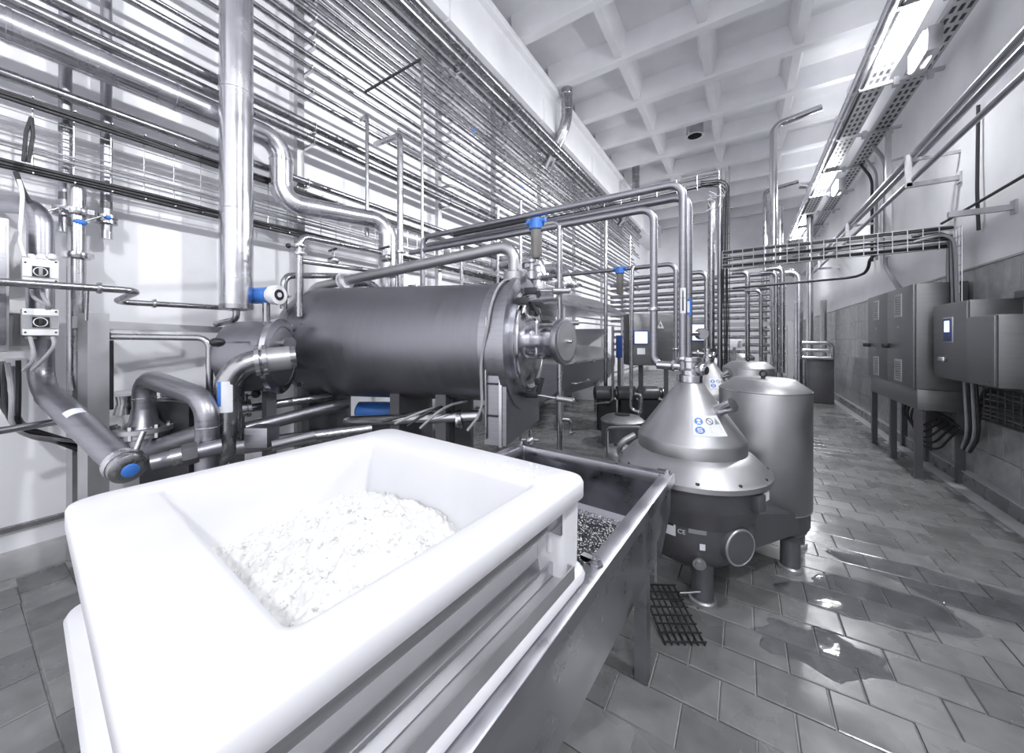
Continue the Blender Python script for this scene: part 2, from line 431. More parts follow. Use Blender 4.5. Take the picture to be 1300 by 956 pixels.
for k, y in enumerate([2.2 + 1.4 * q for q in range(12)]):
    bb = B().box((1.64, y, 4.775), (.75, .04, .04)); bb.box((1.60, y, 4.76), (.05, .08, .10)); bb.box((1.9, y + .0, 4.74), (.05, .05, .09))
    link('bracket', bb, 'frame', t)
for k in range(5):
    pts = [Vector((1.36 + .03 * k + random.uniform(-.01, .01), y, 4.825 + random.uniform(0, .015))) for y in [Y0 + 1.1 * q for q in range(20)]]
    link('cable', B().tube(pts, .011, .3, 6), 'rubber' if k % 2 else 'greycable', t)
pipe('thick pale pipe running beside the high lamp tray on its room side', [(1.22, Y0, 4.80), (1.22, Y1 - .3, 4.80)], .055, 'clad')
pipe('thin dark conduit between the pale pipe and the high lamp tray', [(1.295, Y0, 4.78), (1.295, Y1 - .3, 4.78)], .018, 'dark', seg=8)

# ================================================================== PIPES ALONG THE LEFT WALL
slopes = [(1.026, 3.42, .078), (.980, 3.47, .075), (.933, 3.62, .027), (.905, 3.66, .024), (.882, 3.74, .020), (.855, 3.66, .028), (.829, 3.68, .026), (.805, 3.74, .018),
          (.790, 3.70, .024), (.770, 3.74, .020), (.750, 3.70, .030), (.713, 3.72, .032), (.684, 3.72, .024), (.652, 3.74, .028), (.628, 3.76, .020), (.606, 3.82, .022), (.575, 3.74, .020), (.552, 3.74, .028),
          (.491, 3.72, .044), (.462, 3.74, .042), (.358, 3.84, .034)]
WP = []
for k, (m_, a, r) in enumerate(slopes):
    z = HC + m_ * a / cs
    ye = 14.5 + .35 * (k % 5)
    lab = ('thick stainless pipe topmost on the left wall under the girder' if k == 0 else
           'second thick stainless pipe from the top of the left wall rack' if k == 1 else
           'lowest stainless pipe of the left wall rack, just above the wire tray' if k == len(slopes) - 1 else
           ORD[k] + ' stainless pipe counting down from the girder on the left wall')
    ys = Y0 + .05
    if k == 15: ys = 3.2
    WP.append((-a, z, r))
    solo('pipe', B().tube([(-a, ys, z), (-a, ye, z)], r, 0, 12), 'wpipe', lab, 'pipe', 'pipes of the left wall rack')
    link('tape', B().lathe([(r + .002, -.04), (r + .002, .04)], (-a, 4.3 + .37 * ((k * 5) % 11), z), (0, 1, 0), 12, cap=False), 'blue' if k in (9, 12) else 'steel', bpy.data.objects[-1] if False else C.objects[-1])
# lower rack pipes that start behind the tank
for k, (m_, r, ys) in enumerate(((.525, .022, 4.2), (.40, .022, 4.6), (.325, .03, 4.4), (.285, .022, 4.7), (.25, .026, 4.9), (.215, .022, 5.0), (.17, .026, 4.6), (.135, .022, 4.8))):
    z = HC + m_ * 3.8 / cs
    solo('pipe', B().tube([(-3.98, ys, z), (-3.8, ys, z), (-3.8, 15, z)], r, .08, 10), 'steel', ('topmost' if k == 0 else ORD[k]) + ' short-run pipe from the top behind the big tank on left wall', 'pipe', 'short-run pipes behind the tank')

post_lab = ['left wall pipe support post just right of the clad elbow', 'pipe support post on left wall behind the tall thin riser', 'pipe support post on left wall above the dark tank', 'fourth pipe support post, near the blue filter', 'fifth pipe support post, far along left wall', 'farthest pipe support post along left wall']
for k, y in enumerate((2.0, 4.06, 5.5, 7.3, 9.3, 11.6)):
    t = thing('support_post', post_lab[k], 'support', (XL + .1, y, 0), 'pipe support posts of the left wall')
    link('post', B().box((-3.93, y, 3.05), (.07, .07, 6.1)), 'frame', t)
    for j, (x, z, r) in enumerate(WP):
        if j % 2 == 0 or r > .03:
            bb = B().box(((x - 3.90) / 2, y + .04, z - r - .012), (abs(x + 3.90) + .04, .03, .02)); bb.ring((x, y + .04, z), (0, 1, 0), r + .004, .006, 14, 6)
            link('pipe_clamp', bb, 'steel_bright', t)
# big clad pipe and its elbows
A0 = Vector((-3.66, Y0 + .05, HC + .425 * 3.66 / cs)); A1 = Vector((-3.66, 1.70, A0.z)); A2 = Vector((-3.66, 1.70, 2.80)); A3 = Vector((-3.42, 2.64, 2.80)); A4 = Vector((-3.42, 2.64, 2.02))
A2 = at(366, 262, t=3.50); A2.x, A2.y = A1.x, A1.y; A3 = at(492, 284, t=4.0); A4 = Vector((A3.x, A3.y, 1.97))
A3.z = A2.z
t = thing('clad_pipe', 'fat aluminium-clad pipe dropping through two elbows toward the dark tank', 'pipe', A0)
link('jacket', B().tube([A0, A1, A2, A3, A4], .095, .17, 24, bn=8), 'clad', t)
sb = []
for p, ax in ((Vector((A1.x, -1.2, A1.z)), (0, 1, 0)), (Vector((A1.x, .2, A1.z)), (0, 1, 0)), (Vector((A1.x, .95, A1.z)), (0, 1, 0)), (A1 + (A2 - A1) * .3, (0, 0, 1)), (A1 + (A2 - A1) * .72, (0, 0, 1)), (A2 + (A3 - A2) * .22, A3 - A2), (A2 + (A3 - A2) * .5, A3 - A2), (A2 + (A3 - A2) * .82, A3 - A2), (A3 + (A4 - A3) * .28, (0, 0, 1)), (A3 + (A4 - A3) * .55, (0, 0, 1))):
    link('seam_band', B().lathe([(.094, -.012), (.099, -.01), (.099, .01), (.094, .012)], p, ax, 24, cap=False), 'clad', t)
link('end_cap', B().lathe([(.06, -.05), (.098, -.03), (.098, .01)], A4, (0, 0, 1), 24), 'steel', t)
# tall clad duct
D = at(300, 390, t=2.9)
t = thing('clad_duct', 'tall vertical aluminium-clad duct standing in front of the wall pipes', 'duct', (D.x, D.y, D.z))
link('jacket', B().cyl((D.x, D.y, D.z), (D.x, D.y, 6.4), .112, 32), 'clad', t)
for z in (D.z + .78, D.z + 1.72, 4.05 + .6, 5.6):
    link('seam_band', B().lathe([(.111, -.012), (.116, -.01), (.116, .01), (.111, .012)], (D.x, D.y, z), seg=32, cap=False), 'clad', t)
link('bottom_cap', B().lathe([(.05, -.03), (.114, -.015), (.114, .02)], (D.x, D.y, D.z), seg=32), 'steel', t)
bb = B().tube([(D.x, D.y, D.z), (D.x, D.y, D.z - .10), (D.x - .25, D.y - .05, D.z - .13)], .025, .05, 12)
link('drain_pipe', bb, 'steel', t)

# wire cable tray on the left wall
def wire_tray(name, label, a, b_, up, w, step, lines, cables, side, cab_r=.016, hooks=True):
    """a wire-mesh tray of width w along a->b_, its plane spanned by 'up' (unit vector)"""
    a = Vector(a); b_ = Vector(b_); d = (b_ - a); n = d.length; d.normalize(); up = Vector(up); side = Vector(side)
    t = thing(name, label, 'cable tray', a)
    bb = B()
    for k in range(lines + 1): bb.tube([a + up * w * k / lines, b_ + up * w * k / lines], .0045, 0, 5)
    q = 0
    while q < n:
        p = a + d * q
        bb.tube([p + side * .05, p, p + up * w, p + up * w + side * .05], .0045, 0, 5); q += step
    o = link('wire_mesh', bb, 'wire', t); o['kind'] = 'stuff'
    for k, (h, mm, rr_) in enumerate(cables):
        pts = []; m_ = max(4, int(n / .45))
        for i in range(m_ + 1):
            pts.append(a + d * n * i / m_ + up * (w * h + random.uniform(-.012, .012)) + side * (.02 + .012 * (k % 3)))
        link('cable', B().tube(pts, rr_, .3, 6), mm, t)
    return t
zt0 = HC + .232 * 3.80 / cs; zt1 = HC + .338 * 3.80 / cs
wire_tray('cable_tray', 'wire mesh cable tray upright along the left wall with black cables', (-3.82, Y0 + .1, zt0), (-3.82, 9.5, zt0), (0, 0, 1), zt1 - zt0, .17, 9,
          [(.02, 'rubber', .016), (.05, 'rubber', .014), (.08, 'rubber', .012), (.96, 'rubber', .015), (.92, 'rubber', .014), (.88, 'rubber', .012), (.28, 'greycable', .010), (.34, 'greycable', .008)], (1, 0, 0))
# black cable loop hanging in the tray
p = at(36, 150, X=-3.72)
solo('cable', B().tube([at(30, 205, X=-3.68), at(33, 168, X=-3.68), at(40, 148, X=-3.68), at(42, 172, X=-3.68), at(36, 206, X=-3.68)], .009, .012, 8), 'rubber', 'short black cable loop hanging inside the left wire tray', 'cable')
c0 = at(24, 228, X=-3.6)
solo('cable', B().tube([c0, at(29, 245, X=-3.6), at(26, 290, X=-3.58), at(24, 305, X=-3.52), at(31, 326, X=-3.45)], .009, .06, 8), 'cream', 'pale thin cable curving down from tray to upper switch box', 'cable')
solo('cable', B().tube([at(20, 218, X=-3.66), at(28, 240, X=-3.66), at(38, 258, X=-3.66)], .012, .06, 8), 'rubber', 'short black cable leaving the left tray toward the bent pipe', 'cable')

# ================================================================== LEFT EDGE CLUSTER
def bfly(b, c, ax, r):
    ax = Vector(ax).normalized()
    b.lathe([(r * 1.1, -.035), (r * 1.75, -.03), (r * 1.75, -.008), (r * 1.45, -.006), (r * 1.45, .006), (r * 1.75, .008), (r * 1.75, .03), (r * 1.1, .035)], c, ax, 24)
    return b
for k, (x, w_, yb, lab) in enumerate(((83, 12, 284, 'vertical pipe with blue-handled butterfly valve, leftmost below the tray'), (135, 12, 293, 'vertical pipe with blue-handled butterfly valve, right of its fatter twin'))):
    p = at(x, yb, X=-3.93 if k else -3.90); t = thing('valve_pipe', lab, 'pipe', p, 'valved risers at the left wall')
    link('tube', B().cyl(p + Vector((0, 0, .0)), (p.x, p.y, 5.6), .031, 16), 'brushed', t)
    v = link('valve', bfly(B(), p + Vector((0, 0, .08)), (0, 0, 1), .034), 'steel', t)
    hd = at(x - 40 + (6 if k else -1), yb - 11, X=p.x + .10)
    link('handle', B().tube([p + Vector((0, 0, .085)), (p.x + .09, p.y - .03, p.z + .085), hd], .006, .02, 8), 'steel_bright', v)
    link('grip', B().sphere(hd, .028, .8, 1.3, .8), 'blue', v)
    link('cap', B().sphere(p + Vector((.06, .0, .085)), .017), 'blue', v)
    link('stub', B().cyl(p, p - Vector((0, 0, .06)), .034, 16), 'steel_bright', t)
    for z in (p.z + .16, p.z + .62): link('sleeve', B().cyl((p.x, p.y, z), (p.x, p.y, z + .05), .0325, 16), 'machine_dark', t)
p = at(97, 420, X=-3.86)
pipe('fat vertical pipe behind the left frame, bending from the wall', [(-4.0, p.y, 2.63), (p.x, p.y, 2.63), (p.x, p.y, 1.2)], .045, 'steel', .10, clamps=(((p.x, p.y, 2.42), (0, 0, 1)), ((p.x, p.y, 2.12), (0, 0, 1))))

# bent process pipe at the far left
tt = 2.28
q0, q1, q2, q3 = at(-60, 254, t=tt), at(52, 262, t=tt), at(52, 492, t=tt), at(160, 592, t=1.80)
t = thing('process_pipe', 'fat bent steel pipe behind the switch boxes ending in clamped cap', 'pipe', q2)
link('tube', B().tube([q0, q1, q2, q3], .056, .13, 20), 'brushed', t)
dr = (q3 - q2).normalized()
link('pressure_shell', B().cyl(q2 + dr * .16, q3, .064, 24), 'brushed', t)
lp_ = q2 + dr * .58; l1_ = dr.orthogonal().normalized(); l2_ = dr.cross(l1_); up_ = Vector((.6, -.2, .9)); la = math.atan2(up_.dot(l2_), up_.dot(l1_))
link('label', B().lathe([(.0655, -.035), (.0655, .035)], lp_, dr, 16, cap=False, a0=la - .62, a1=la + .62), 'paper', t)
bb = B().lathe([(.066, -.03), (.078, -.026), (.082, 0), (.078, .02), (.066, .024)], q3 - dr * .02, dr, 24)
link('clamp', bb, 'steel_bright', t)
bb = B(); n_ = 32
bb.lathe([(.074, 0), (.074, .03), (.055, .045), (.02, .05)], q3, dr, n_); cap = link('end_cap', bb, 'steel', t)
link('disc', B().lathe([(.034, .0), (.034, .006), (.028, .01)], q3 + dr * .048, dr, 20), 'blue', cap)
wdir = dr.orthogonal().normalized()
link('wing_bolt', B().tube([q3 + Vector((.03, .03, .08)), q3 + Vector((.01, .06, .16))], .012, 0, 10), 'steel_bright', t)

# electrical enclosure and switch boxes on a stand
XS = -3.45
ex = Vector((cs, sn, 0))
def fbox(b, px0, px1, py0, py1, t0, dep, bevel=0., ang=TH):
    """box whose front faces the near side of the room, between two photo corners at depth t0"""
    a = at(px0, py0, t=t0); c = at(px1, py1, t=t0); ctr = (a + c) / 2 + Vector((-sn, cs, 0)) * dep / 2
    return b.box(ctr, ((px1 - px0) / F * t0, dep, (py1 - py0) / F * t0), ang, bevel)
def xbox(b, px0, px1, py0, py1, X, dep, bevel=0.):
    """box whose front faces +X at plane X, between two photo corners"""
    pm = (px0 + px1) / 2; a = at(px0, py0, X=X); c = at(px1, py0, X=X); zt = at(pm, py0, X=X).z; zb = at(pm, py1, X=X).z
    return b.box((X - dep / 2, (a.y + c.y) / 2, (zt + zb) / 2), (dep, c.y - a.y, zt - zb), 0, bevel)
t = thing('enclosure', 'tall grey enclosure cut by the left edge of the view', 'enclosure', (XS - .1, -.15, 0))
link('body', xbox(B(), -80, 12, 270, 446, XS, .30, .006), 'frame', t)
link('door', xbox(B(), -76, 8, 278, 438, XS + .015, .02, .004), 'brushed', t)
link('base_rail', xbox(B(), -80, 42, 447, 456, XS + .01, .12), 'frame', t)
link('side_plate', xbox(B(), 12, 38, 398, 445, XS - .10, .02), 'cabinet', t)
link('back_plate', xbox(B(), 12, 32, 292, 445, XS - .16, .02), 'cream', t)
link('stand', B().box((XS - .2, -.05, .70), (.06, .06, 1.40)), 'frame', t)
swl = ['upper white rotary switch box with pale glands on left stand', 'lower white rotary switch box with striped face on left stand']
for k, (y0, y1) in enumerate(((329, 361), (392, 426))):
    c = at(51, y1, X=XS); t = thing('switch_box', swl[k], 'switch box', c, 'white switch boxes')
    link('body', xbox(B(), 28, 75, y0, y1, XS, .10, .006), 'cream', t)
    link('lid_band', xbox(B(), 28.5, 74.5, y0 + 8, y1 - 9, XS + .008, .02), 'lid' if k == 0 else 'greycable', t)
    ym = (y0 + y1) / 2
    pl = link('switch_plate', xbox(B(), 41, 63, ym - 6.5, ym + 6.5, XS + .014, .01), 'black', t)
    kc = at(51.5, ym, X=XS + .018)
    link('dial', B().ring(kc, (1, 0, 0), .025, .0025, 20, 5), 'paper', pl)
    link('knob', B().box(kc, (.03, .014, .045), 0, .003), 'black' if k else 'greycable', pl)
    for px in (32, 71):
        for py in (y0 + 4, y1 - 4): link('screw', B().lathe([(.005, -.003), (.005, .002)], at(px, py, X=XS + .001), (1, 0, 0), 8), 'black', t)
    for px in (39, 66):
        link('gland', B().lathe([(.020, -.02), (.024, -.01), (.018, 0)], at(px, y1, X=XS - .05), seg=12), 'greycable', t)
    if k == 0:
        for px in (39, 52, 66): link('gland', B().lathe([(.018, 0), (.022, .012), (.014, .03)], at(px, y0, X=XS - .05), seg=12), 'lid', t)
    link('bracket', xbox(B(), 40, 62, y0 + 2, y1 - 2, XS - .10, .12), 'frame', t)
for k, (xa, xb, lab, mm) in enumerate(((40, 60, 'left grey cable looping under upper switch box', 'greycable'), (53, 63, 'middle grey cable under upper switch box', 'greycable'), (38, 44, 'left blue-grey cable below lower switch box', 'greycable'), (67, 55, 'right blue-grey cable below lower switch box', 'greycable'))):
    up = k < 2; y0, y1 = (368, 392) if up else (428, 462)
    solo('cable', B().tube([at(xa, y0, t=2.05), at(xa + (2 if up else 3), y0 + 10, t=2.04), at(xb, y1 - 5, t=2.04), at(xb + (0 if up else -14), y1 + (0 if up else 8), t=2.06)], .009, .05, 8), mm, lab, 'cable', 'switch box cables')
# pipes crossing in front of the left edge
h0, h1, h2, h4 = at(-40, 355, X=-3.3), at(176, 369.5, X=-3.3), at(146, 383, X=-3.75), at(290, 391, X=-3.75)
pipe('slim horizontal pipe with an S-bend crossing before the switch boxes', [h0, h1, h2, h4], .021, 'steel', .07, clamps=((h0 + (h1 - h0) * .72, h1 - h0), (h2 + (h4 - h2) * .3, h4 - h2)))
g0, g1, g2 = at(136, 427, t=2.35), at(266, 429, t=2.55), at(266, 505, t=2.55)
pipe('slim pipe elbow running right from the frame post then down', [g0, g1, g2], .021, 'steel', .07, clamps=((g0, g1 - g0),))
p = at(140, 430, t=2.37)
pipe('short upright stub pipe just right of the wide frame post', [at(140, 432, t=2.4), at(140, 520, t=2.4)], .016, 'dark')
pl = at(111, 369, X=-3.3)
pipe('thin upright strut under the S-bend pipe clamp', [pl, (pl.x - .03, pl.y, 1.66)], .008, 'steel')
l0, l1 = at(-30, 552, t=1.95), at(80, 534, t=2.25)
pipe('low horizontal pipe at far left with threaded coupling', [l0, l1], .021, 'steel_bright', clamps=((l1, l1 - l0),))
# stainless frame
t = thing('pipe_stand', 'stainless square-tube frame with two posts and long rail by left wall', 'frame', at(118, 600, t=2.3))
P1, P2 = at(119, 398, t=2.30), at(97, 412, t=2.56)
link('post', B().box((P1.x, P1.y, P1.z / 2), (.10, .10, P1.z), TH * .5), 'frame', t)
link('post', B().box((P2.x, P2.y, P2.z / 2), (.07, .07, P2.z), TH * .5), 'frame', t)
link('cross_bar', B().bar((P1.x, P1.y, P1.z - .05), (P2.x, P2.y, P1.z - .05), .08, .08), 'frame', t)
R1 = at(300, 414, t=3.15)
link('rail', B().bar((P1.x, P1.y, P1.z - .07), (R1.x, R1.y, P1.z - .09), .04, .05), 'frame', t)
for f_ in (.42, .78):
    p = Vector((P1.x, P1.y, 0)).lerp(Vector((R1.x, R1.y, 0)), f_)
link('post', B().box((R1.x - .02, R1.y, (P1.z - .09) / 2), (.06, .06, P1.z - .09)), 'frame', t)
# dark cables under the enclosure
for k in range(9):
    a = random.uniform(-.02, .02); x0 = random.uniform(-6, 28)
    pts = [at(x0, 455 + random.uniform(0, 12), t=2.12 + .02 * k), at(x0 + random.uniform(-6, 10), 505, t=2.12 + .02 * k), at(12 + 5 * k * .5, 545 + random.uniform(-8, 10), t=2.14 + .015 * k), at(112 + random.uniform(-4, 4), 562 + 3 * k * .6, t=2.50 + .012 * k)]
    solo('cable', B().tube(pts, .011, .12, 8), 'rubber' if k % 3 else 'greycable', ORD[k] + ' drooping cable below the enclosure at far left, counting downward', 'cable', 'cables drooping at far left')
# U pipe, V pipe and valves
v0, v1, v2, v3 = at(183, 545, t=2.5), at(183, 478, t=2.5), at(263, 507, t=2.28), at(263, 640, t=2.28)
t = thing('process_pipe', 'inverted U steel pipe rising from a flanged valve behind white box', 'pipe', v3)
link('tube', B().tube([v0, v1, v2, v3], .062, .13, 22), 'brushed', t)
link('weld_ring', B().ring(at(263, 542, t=2.28), (0, 0, 1), .0625, .004, 24, 6), 'steel_bright', t)
link('weld_ring', B().ring(at(183, 505, t=2.5), (0, 0, 1), .0625, .004, 24, 6), 'steel_bright', t)
vc = at(183, 537, t=2.5)
t = thing('flanged_valve', 'large flanged valve body below the inverted U pipe', 'valve', vc - Vector((0, 0, .2)))
bb = B().lathe([(.10, -.16), (.10, -.10), (.13, -.09), (.13, -.06), (.075, .02), (.065, .10)], vc, seg=28); link('body', bb, 'brushed', t)
link('flange', B().lathe([(.15, -.055), (.15, -.025)], vc, seg=28), 'frame', t)
for k in range(6):
    a = k * math.pi / 3 + .3; link('bolt', B().lathe([(.016, -.09), (.016, .0)], vc + Vector((.125 * math.cos(a), .125 * math.sin(a), .0)), seg=6), 'steel_bright', t)
link('side_arm', B().bar(vc + Vector((-.10, -.12, -.02)), vc + Vector((-.02, -.30, -.03)), .05, .05), 'steel_bright', t)
link('side_arm', B().bar(vc + Vector((.0, -.16, -.06)), vc + Vector((-.12, -.25, -.07)), .05, .05), 'steel', t)
hat = at(160, 498, t=2.7)
t = thing('valve_bonnet', 'small white-topped valve bonnet left of the inverted U pipe', 'valve', hat - Vector((0, 0, .15)))
link('body', B().lathe([(.07, -.16), (.05, -.08), (.06, -.02)], hat, seg=20), 'steel', t)
link('disc', B().lathe([(.09, -.02), (.09, .0), (.07, .01)], hat, seg=24), 'lid', t)
e0, e1, e2 = at(183, 560, t=2.5), at(195, 560, t=2.45), at(270, 553, t=2.3)
pipe('curved fat pipe leaving the flanged valve to the right', [vc - Vector((0, 0, .10)), vc - Vector((0, 0, .2)), at(262, 548, t=2.42)], .062, 'brushed', .12)
n0, n1 = at(192, 588, t=2.05), at(282, 566, t=2.25)
t = thing('union_pipe', 'pipe with a hexagonal union nut just above white box rim', 'pipe', n0)
link('tube', B().cyl(n0, n1, .045, 20), 'brushed', t)
nd = (n1 - n0).normalized()
link('union_nut', B().lathe([(.060, -.035), (.064, -.02), (.064, .02), (.060, .035)], n0 + (n1 - n0) * .53, nd, 6), 'machine_dark', t)
link('collar', B().lathe([(.05, -.03), (.05, .03)], n0 + (n1 - n0) * .36, nd, 24), 'steel', t)
# V2: fat bent pipe with label
w0, w1, w2, w3 = at(376, 453, t=2.62), at(288, 461, t=2.55), at(288, 566, t=2.55), at(268, 585, t=2.45)
w1 = at(289, 462, t=2.42); w2 = at(289, 570, t=2.42)
t = thing('process_pipe', 'fat elbow pipe with blue and white sticker beside the tank', 'pipe', w2)
link('tube', B().tube([w0, w1, w2, at(262, 590, t=2.38)], .076, .17, 24, bn=8), 'steel', t)
wd = (w1 - w0).normalized(); fc = w0 + (w1 - w0) * .52
for s_ in (-.022, .022): link('flange', B().lathe([(.108, -.013), (.108, .013)], fc + wd * s_, wd, 28), 'steel_bright', t)
link('band', B().lathe([(.083, -.07), (.083, .07)], fc - wd * .10, wd, 28, cap=False), 'frame', t)
sk0 = w1 + (w2 - w1) * .30
th0 = math.atan2(-sk0.y, -sk0.x)
def cyl_patch(b, c, r, a0, a1, z0, z1, n=8):
    g = [[b.v((c[0] + r * math.cos(a0 + (a1 - a0) * k / n), c[1] + r * math.sin(a0 + (a1 - a0) * k / n), z)) for k in range(n + 1)] for z in (z0, z1)]
    for k in range(n): b.f([g[0][k], g[0][k + 1], g[1][k + 1], g[1][k]])
    return b
zt_, zb_ = at(289, 484, t=2.38).z, at(289, 523, t=2.38).z
st = link('sticker', cyl_patch(B(), w1, .0775, th0 - .75, th0 + .35, zb_, zt_), 'paper', t)
link('sticker_stripe', cyl_patch(B(), w1, .0783, th0 - .75, th0 - .45, zt_ - .16, zt_), 'blue', st)
# middle pipe with valve and black knob
k0, k1 = at(300, 520, t=2.75), at(420, 503, t=3.25)
t = thing('valve_pipe', 'horizontal pipe with round valve and black knob under the tanks', 'pipe', k0)
link('tube', B().cyl(k0, k1, .036, 18), 'steel', t)
kd = (k1 - k0).normalized(); kv = at(311, 518, t=2.78)
link('valve', bfly(B(), kv, kd, .042), 'steel_bright', t)
link('stem', B().cyl(kv, kv + Vector((0, 0, .11)), .022, 12), 'steel', t)
link('knob', B().sphere(at(325, 500, t=2.72), .032), 'black', t)
link('handle', B().cyl(kv + Vector((0, 0, .09)), at(325, 500, t=2.72), .006, 8), 'steel_bright', t)

# ================================================================== SECOND TANK
tc = at(360, 452, t=2.78); tx = Vector((.74, .67, 0)).normalized()
t = thing('small_tank', 'smaller horizontal steel tank left of the big dark tank', 'tank', tc - Vector((0, 0, .4)))
link('shell', B().lathe([(.05, -.42), (.17, -.40), (.245, -.35), (.262, -.29), (.262, -.06)], tc, tx, 40), 'tank', t)
link('end_flange', B().lathe([(.275, -.06), (.288, -.045), (.288, -.01), (.23, .0), (.20, -.02)], tc, tx, 40), 'steel_bright', t)
link('end_plate', B().lathe([(.22, -.02), (.22, -.005), (.1, .02), (.01, .025)], tc, tx, 40), 'machine', t)
link('port', B().cyl(tc + Vector((0, -.02, .10)), tc + Vector((.14, -.02, .10)), .045, 20), 'steel_bright', t)
for k in range(6):
    a = k * math.pi / 3; p = tc + Vector((.0, math.cos(a) * .27, math.sin(a) * .27)); link('clamp_bolt', B().box(p, (.07, .035, .035)), 'steel', t)
hb = at(276, 434.5, t=2.28)
link('lever', B().cyl(hb, at(330, 434.5, t=2.62), .007, 8), 'steel_bright', t)
link('lever_knob', B().sphere(hb, .030, 1.4, 1.4, 1), 'black', t)
for dx in (-.32, -.10): link('leg', B().box(Vector((tc.x + tx.x * dx, tc.y + tx.y * dx, .58)), (.07, .07, 1.16)), 'machine_dark', t)

# blue flow meter
fm = at(338, 375, t=3.0)
t = thing('flow_meter', 'blue cylindrical flow meter with round grey display left of tank', 'meter', fm - Vector((0, 0, .3)))
fd = Vector((.88, .30, 0)).normalized(); 
link('housing', B().lathe([(.06, -.14), (.068, -.12), (.068, .04)], fm, fd, 28), 'blue', t)
link('ring', B().lathe([(.06, .04), (.06, .06), (.078, .07), (.082, .10), (.078, .13)], fm, fd, 28), 'lid', t)
link('display', B().lathe([(.045, .128), (.045, .134)], fm, fd, 24), 'black', t)
link('display_window', B().lathe([(.02, .134), (.02, .138)], fm, fd, 16), 'paper', t)
link('neck', B().cyl(fm - Vector((0, 0, .06)), fm - Vector((0, 0, .28)), .028, 14), 'steel', t)
link('base_pipe', B().cyl(fm + Vector((-.18, -.08, -.27)), fm + Vector((.22, .08, -.27)), .032, 14), 'steel', t)
# pipes around it
r0, r1, r2 = at(380, 402, t=3.0), at(380, 299, t=3.0), at(486, 321, t=4.0)
pipe('slim riser with top elbow and ball valve beside the flow meter', [r0, r1, r2], .026, 'steel', .09, clamps=((at(380, 322, t=3.0), (0, 0, 1)), (at(380, 312, t=3.0), (0, 0, 1))))
hb = at(366, 312, t=2.88)
t = thing('valve_lever', 'black ball lever on the riser beside the flow meter', 'valve', hb)
link('ball', B().sphere(hb, .02), 'black', t); link('rod', B().cyl(hb, at(380, 315, t=2.99), .006, 8), 'steel_bright', t)
pipe('upper slim branch pipe running right from the flow-meter riser', [at(381, 331, t=3.02), at(510, 349, t=4.0)], .023, 'steel')
pipe('slim gooseneck pipe bending down into the blue flow meter', [at(360, 392, t=3.1), at(360, 350, t=3.1), at(424, 350, t=3.6), at(470, 352, t=3.9)], .028, 'steel', .08, clamps=((at(360, 376, t=3.1), (0, 0, 1)),))
for k, (x, y, ya) in enumerate(((423, 331, 345), (490, 328, 300))):
    c = at(x, y, t=3.5); t = thing('hand_valve', ('small T-handled valve on the branch pipe above tank', 'small dark valve on branch pipe beside clad elbow')[k], 'valve', c)
    link('body', B().lathe([(.02, -.05), (.035, -.04), (.035, .04), (.02, .05)], c, (1, 0, 0), 16), 'steel', t)
    link('stem', B().cyl(c, c + Vector((0, 0, .10)), .012, 10), 'steel', t)
    link('handle', B().bar(c + Vector((-.07, 0, .10)), c + Vector((.05, 0, .11)), .018, .018), 'black', t)

# ================================================================== BIG DARK TANK
TF = Vector((-1.44, 2.46, 1.52)); TA = Vector((math.cos(math.radians(13)), math.sin(math.radians(13)), 0)); TN = Vector((-TA.y, TA.x, 0))
LT = 2.36; Rr, Rl = .465, .515
t = thing('horizontal_tank', 'big dark satin horizontal tank with domed left end and hinged door', 'tank', (TF.x, TF.y, .6))
prof = []
for k in range(9):
    a = math.pi / 2 * k / 8; prof.append((max(.01, Rl * math.sin(a)), -LT + .36 * (1 - math.cos(a))))
prof += [(Rl - (Rl - Rr) * f_, -LT + .36 + (LT - .56) * f_) for f_ in (.25, .5, .75, 1.0)]
link('shell', B().lathe(prof, TF, TA, 64), 'tank', t)
link('weld_seam', B().ring(TF - TA * .20, TA, Rr + .001, .005, 64, 6), 'steel', t)
link('collar', B().lathe([(Rr + .012, -.20), (Rr + .012, -.06), (Rr + .05, -.05), (Rr + .05, .0), (Rr - .03, .0)], TF, TA, 64), 'brushed', t)
link('weld_seam', B().ring(TF - TA * (LT - .38), TA, Rl, .003, 64, 6), 'tank', t)
door = link('door', B().lathe([(.40, .0), (.40, .03), (.34, .035), (.33, .042), (.27, .066), (.18, .082), (.08, .09), (.01, .09)], TF, TA, 56), 'clad', t)
link('door_ring', B().ring(TF + TA * .04, TA, .35, .016, 56, 8), 'steel_bright', door)
pc = TF + Vector((0, 0, .01)) - TN * .02
PAX = Vector((.985, -.08, 0)).normalized()
port = link('sight_port', B().lathe([(.135, .0), (.135, .32)], pc, PAX, 36), 'clad', t)
link('port_flange', B().lathe([(.138, .31), (.163, .315), (.168, .335), (.163, .36), (.145, .365)], pc, PAX, 36), 'brushed', port)
link('port_glass', B().lathe([(.138, .364), (.138, .368), (.02, .372)], pc, PAX, 36), 'frame', port)
link('port_hub', B().lathe([(.014, .37), (.014, .40), (.008, .41)], pc, PAX, 12), 'steel_bright', port)
